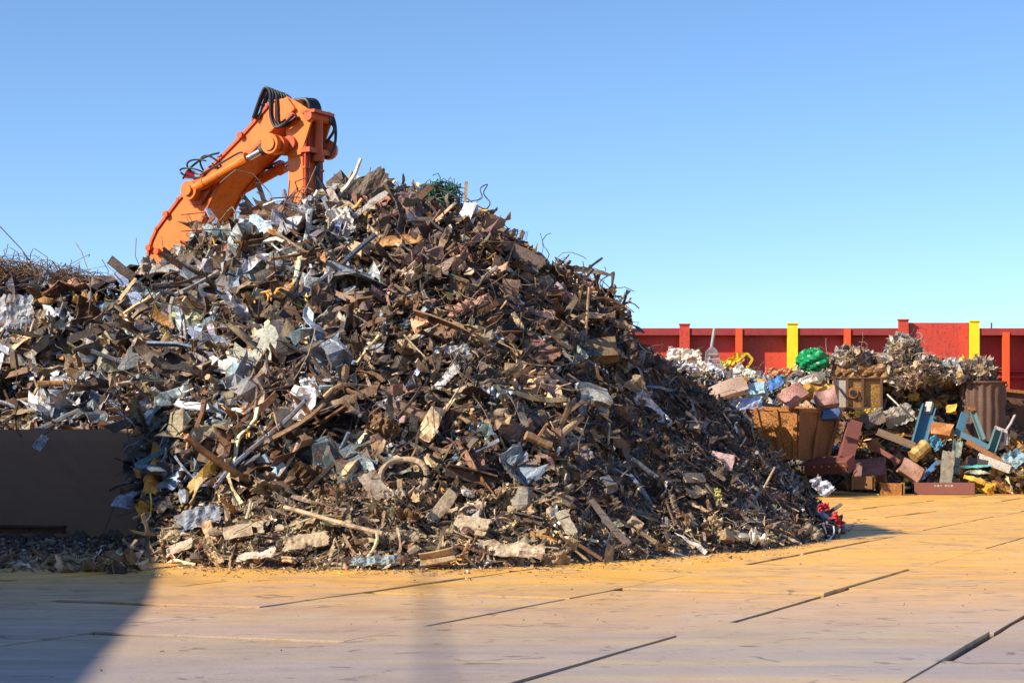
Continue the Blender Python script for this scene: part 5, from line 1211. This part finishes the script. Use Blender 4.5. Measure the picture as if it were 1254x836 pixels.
B('sheet', 'plastic_sheet', 'crumpled white plastic sheeting at the left end of the mixed scrap', 'plastic sheeting', 837, 434, 46, 17, -8, (.66, .60, .54), 70, crumple=.6)
B('sheet', 'plastic_sheet', 'pale ragged sheet sliding down left of the wire frame', 'plastic sheeting', 858, 446, 26, 10, -48, (.60, .58, .52), 71, crumple=.5)
B('sheet', 'metal_sheet', 'orange rusted sheet in the mixed scrap above the skip rim', 'metal sheet', 955, 455, 34, 10, 0, (.45, .20, .10), 80, crumple=.5)
B('sheet', 'metal_sheet', 'light greenish sheet in the mixed scrap right of the yellow arm', 'metal sheet', 916, 456, 30, 10, -20, (.55, .58, .50), 78, crumple=.4)
# green plastic bag, lumpy
def bag():
    r = np.random.default_rng(8); c = W(995, 441, 86); V = []; nu, nv = 30, 20
    for j in range(nv+1):
        ph = math.pi*j/nv
        for i in range(nu):
            th = 2*math.pi*i/nu; q = 1+.16*abs(math.sin(th*3+2*math.sin(ph*4)))+.12*math.sin(ph*7+th*5)+.07*math.sin(th*11-ph*9)
            V.append(c+np.array([.62*math.sin(ph)*math.cos(th), .5*math.sin(ph)*math.sin(th), .44*math.cos(ph)])*q)
    Fc = [[j*nu+i, (j+1)*nu+i, (j+1)*nu+(i+1) % nu, j*nu+(i+1) % nu] for j in range(nv) for i in range(nu)]
    m_, t, bs, N, L = newmat('shiny_green_plastic'); bs.inputs['Base Color'].default_value = (.008, .24, .075, 1); bs.inputs['Roughness'].default_value = .28
    tag(mesh_obj('plastic_bag', V, Fc, m_), 'bulging shiny green plastic bag against the red wall', 'bag')
bag()
# yellow hooked arm
yp = np.array([W(a, b, 80) for a, b in ((879, 447), (890, 449), (900, 446), (907, 440), (914, 433), (919, 437), (921, 441), (914, 451))])
simple('hooked_bar', 'bright yellow hooked arm lying on the mixed scrap before the red wall', 'steel bar', spline(yp, 4), .12, .1, M_YJ2 if 'M_YJ2' in globals() else JP('bright_yellow_paint', (.82, .56, .02), .1), 'box')
B('sheet', 'metal_sheet', 'crumpled bright yellow shroud at the root of the yellow hooked arm', 'metal sheet', 897, 441, 34, 11, 18, (.80, .52, .02), 80.1, crumple=.5, curl=1.5)
# wire frame (basket) with a pole
e = empty('wire_basket', W(872, 450, 76), 'tall grey wire basket standing askew on the mixed scrap', 'wire basket')
m = MB()
for k in range(11):
    a = k/10; m.add(*sweep(circ(.018, 5), [W(862+26*a, 456, 76.2), W(870+13*a-5, 430-6*math.sin(a*3), 76)]))
m.obj('wires', M_GREYW if 'M_GREYW' in globals() else JP('grey_wire', (.45, .45, .47), .1), e)['kind'] = 'stuff'
for k in range(4):
    V, Fc = sweep(circ(.02, 5), [W(863+k*1.2, 452-k*6, 76), W(887-k*3, 452-k*6, 76)]); mesh_obj('cross_wire', V, Fc, M_WHITEJ, e)
V, Fc = sweep(circ(.06, 8), [W(868, 446, 76.1), W(875, 402, 76.1)]); o = mesh_obj('pole', V, Fc, JP('grey_pole', (.42, .44, .44), .1)); tag(o, 'leaning grey pole rising above the wire basket before the red wall', 'pole')
# random larger pieces of junk filling the right pile
used = set(); made = 0; tries = 0; PL2 = []
M2 = [(972, 482, 'dusty pink cabinet'), (1060, 482, 'yellow machine housing'), (890, 478, 'cream pink cabinet'), (1130, 520, 'broad blue channel'), (1203, 500, 'fluted drum'), (1160, 572, 'tall rounded grey plate'), (1040, 545, 'maroon L shaped girder'), (1220, 545, 'turquoise channel end'), (940, 450, 'green plastic bag'), (840, 440, 'white plastic sheeting'), (1105, 560, 'rusty finned engine block')]
while made < 110 and tries < 5000:
    tries += 1; px = ra.uniform(800, 1252); lo_ = np.interp(px, [800, 960, 1030, 1254], [480, 500, 600, 603]); hi_ = np.interp(px, [c[0] for c in crest2], [c[1] for c in crest2]); py = ra.uniform(hi_+2, lo_)
    if any((px-a)**2+(py-b)**2 < (r_+8)**2 for a, b, r_ in PL2): continue
    if any((px-a)**2+(py-b)**2 < (r_*.8+5)**2 for a, b, r_ in PLACED[-90:]) and ra.uniform() < .7: continue
    z = zone2(px, py); kd = ra.choice(['sheet', 'plank', 'pipe', 'strip', 'L', 'box'], p=[.32, .16, .13, .11, .13, .15])
    nm, p_ = ZONES[z]; cn = str(ra.choice(nm, p=np.array(p_)/sum(p_))); c4 = np.array(PAL[cn][:4])
    hp = FB.hit(px, py)
    if hp is None: continue
    d = sorted([((px-a)**2+(py-b)**2, a, b, t) for a, b, t in M2]); _, a, b, t = d[0]; dx, dy = px-a, py-b
    rel = ('right of' if dx > 0 else 'left of') if abs(dx) > abs(dy) else ('below' if dy > 0 else 'above'); key = (PAL[cn][4], kd, rel, t)
    if key in used: continue
    used.add(key); Lp = {'sheet': 20, 'plank': 26, 'pipe': 26, 'strip': 26, 'L': 26, 'box': 13}[kd]*ra.uniform(.6, 1.3)
    Wp = Lp*{'sheet': .6, 'plank': .2, 'pipe': .13, 'strip': .14, 'L': .22, 'box': .7}[kd]
    ob = thing(kd, KW[kd][0], f"{ra.choice(KW[kd][2])} {PAL[cn][4]} {KW[kd][3]} in the mixed scrap {rel} the {t}", KW[kd][1], px, py, Lp, Wp, ra.normal(0, 40), tuple(c4), 'odd pieces in the mixed scrap', field=FB, lift=.25, face=.6, jit=.25, **({'t': .06} if kd == 'L' else {}))
    PL2.append((px, py, Lp*.35)); made += 1
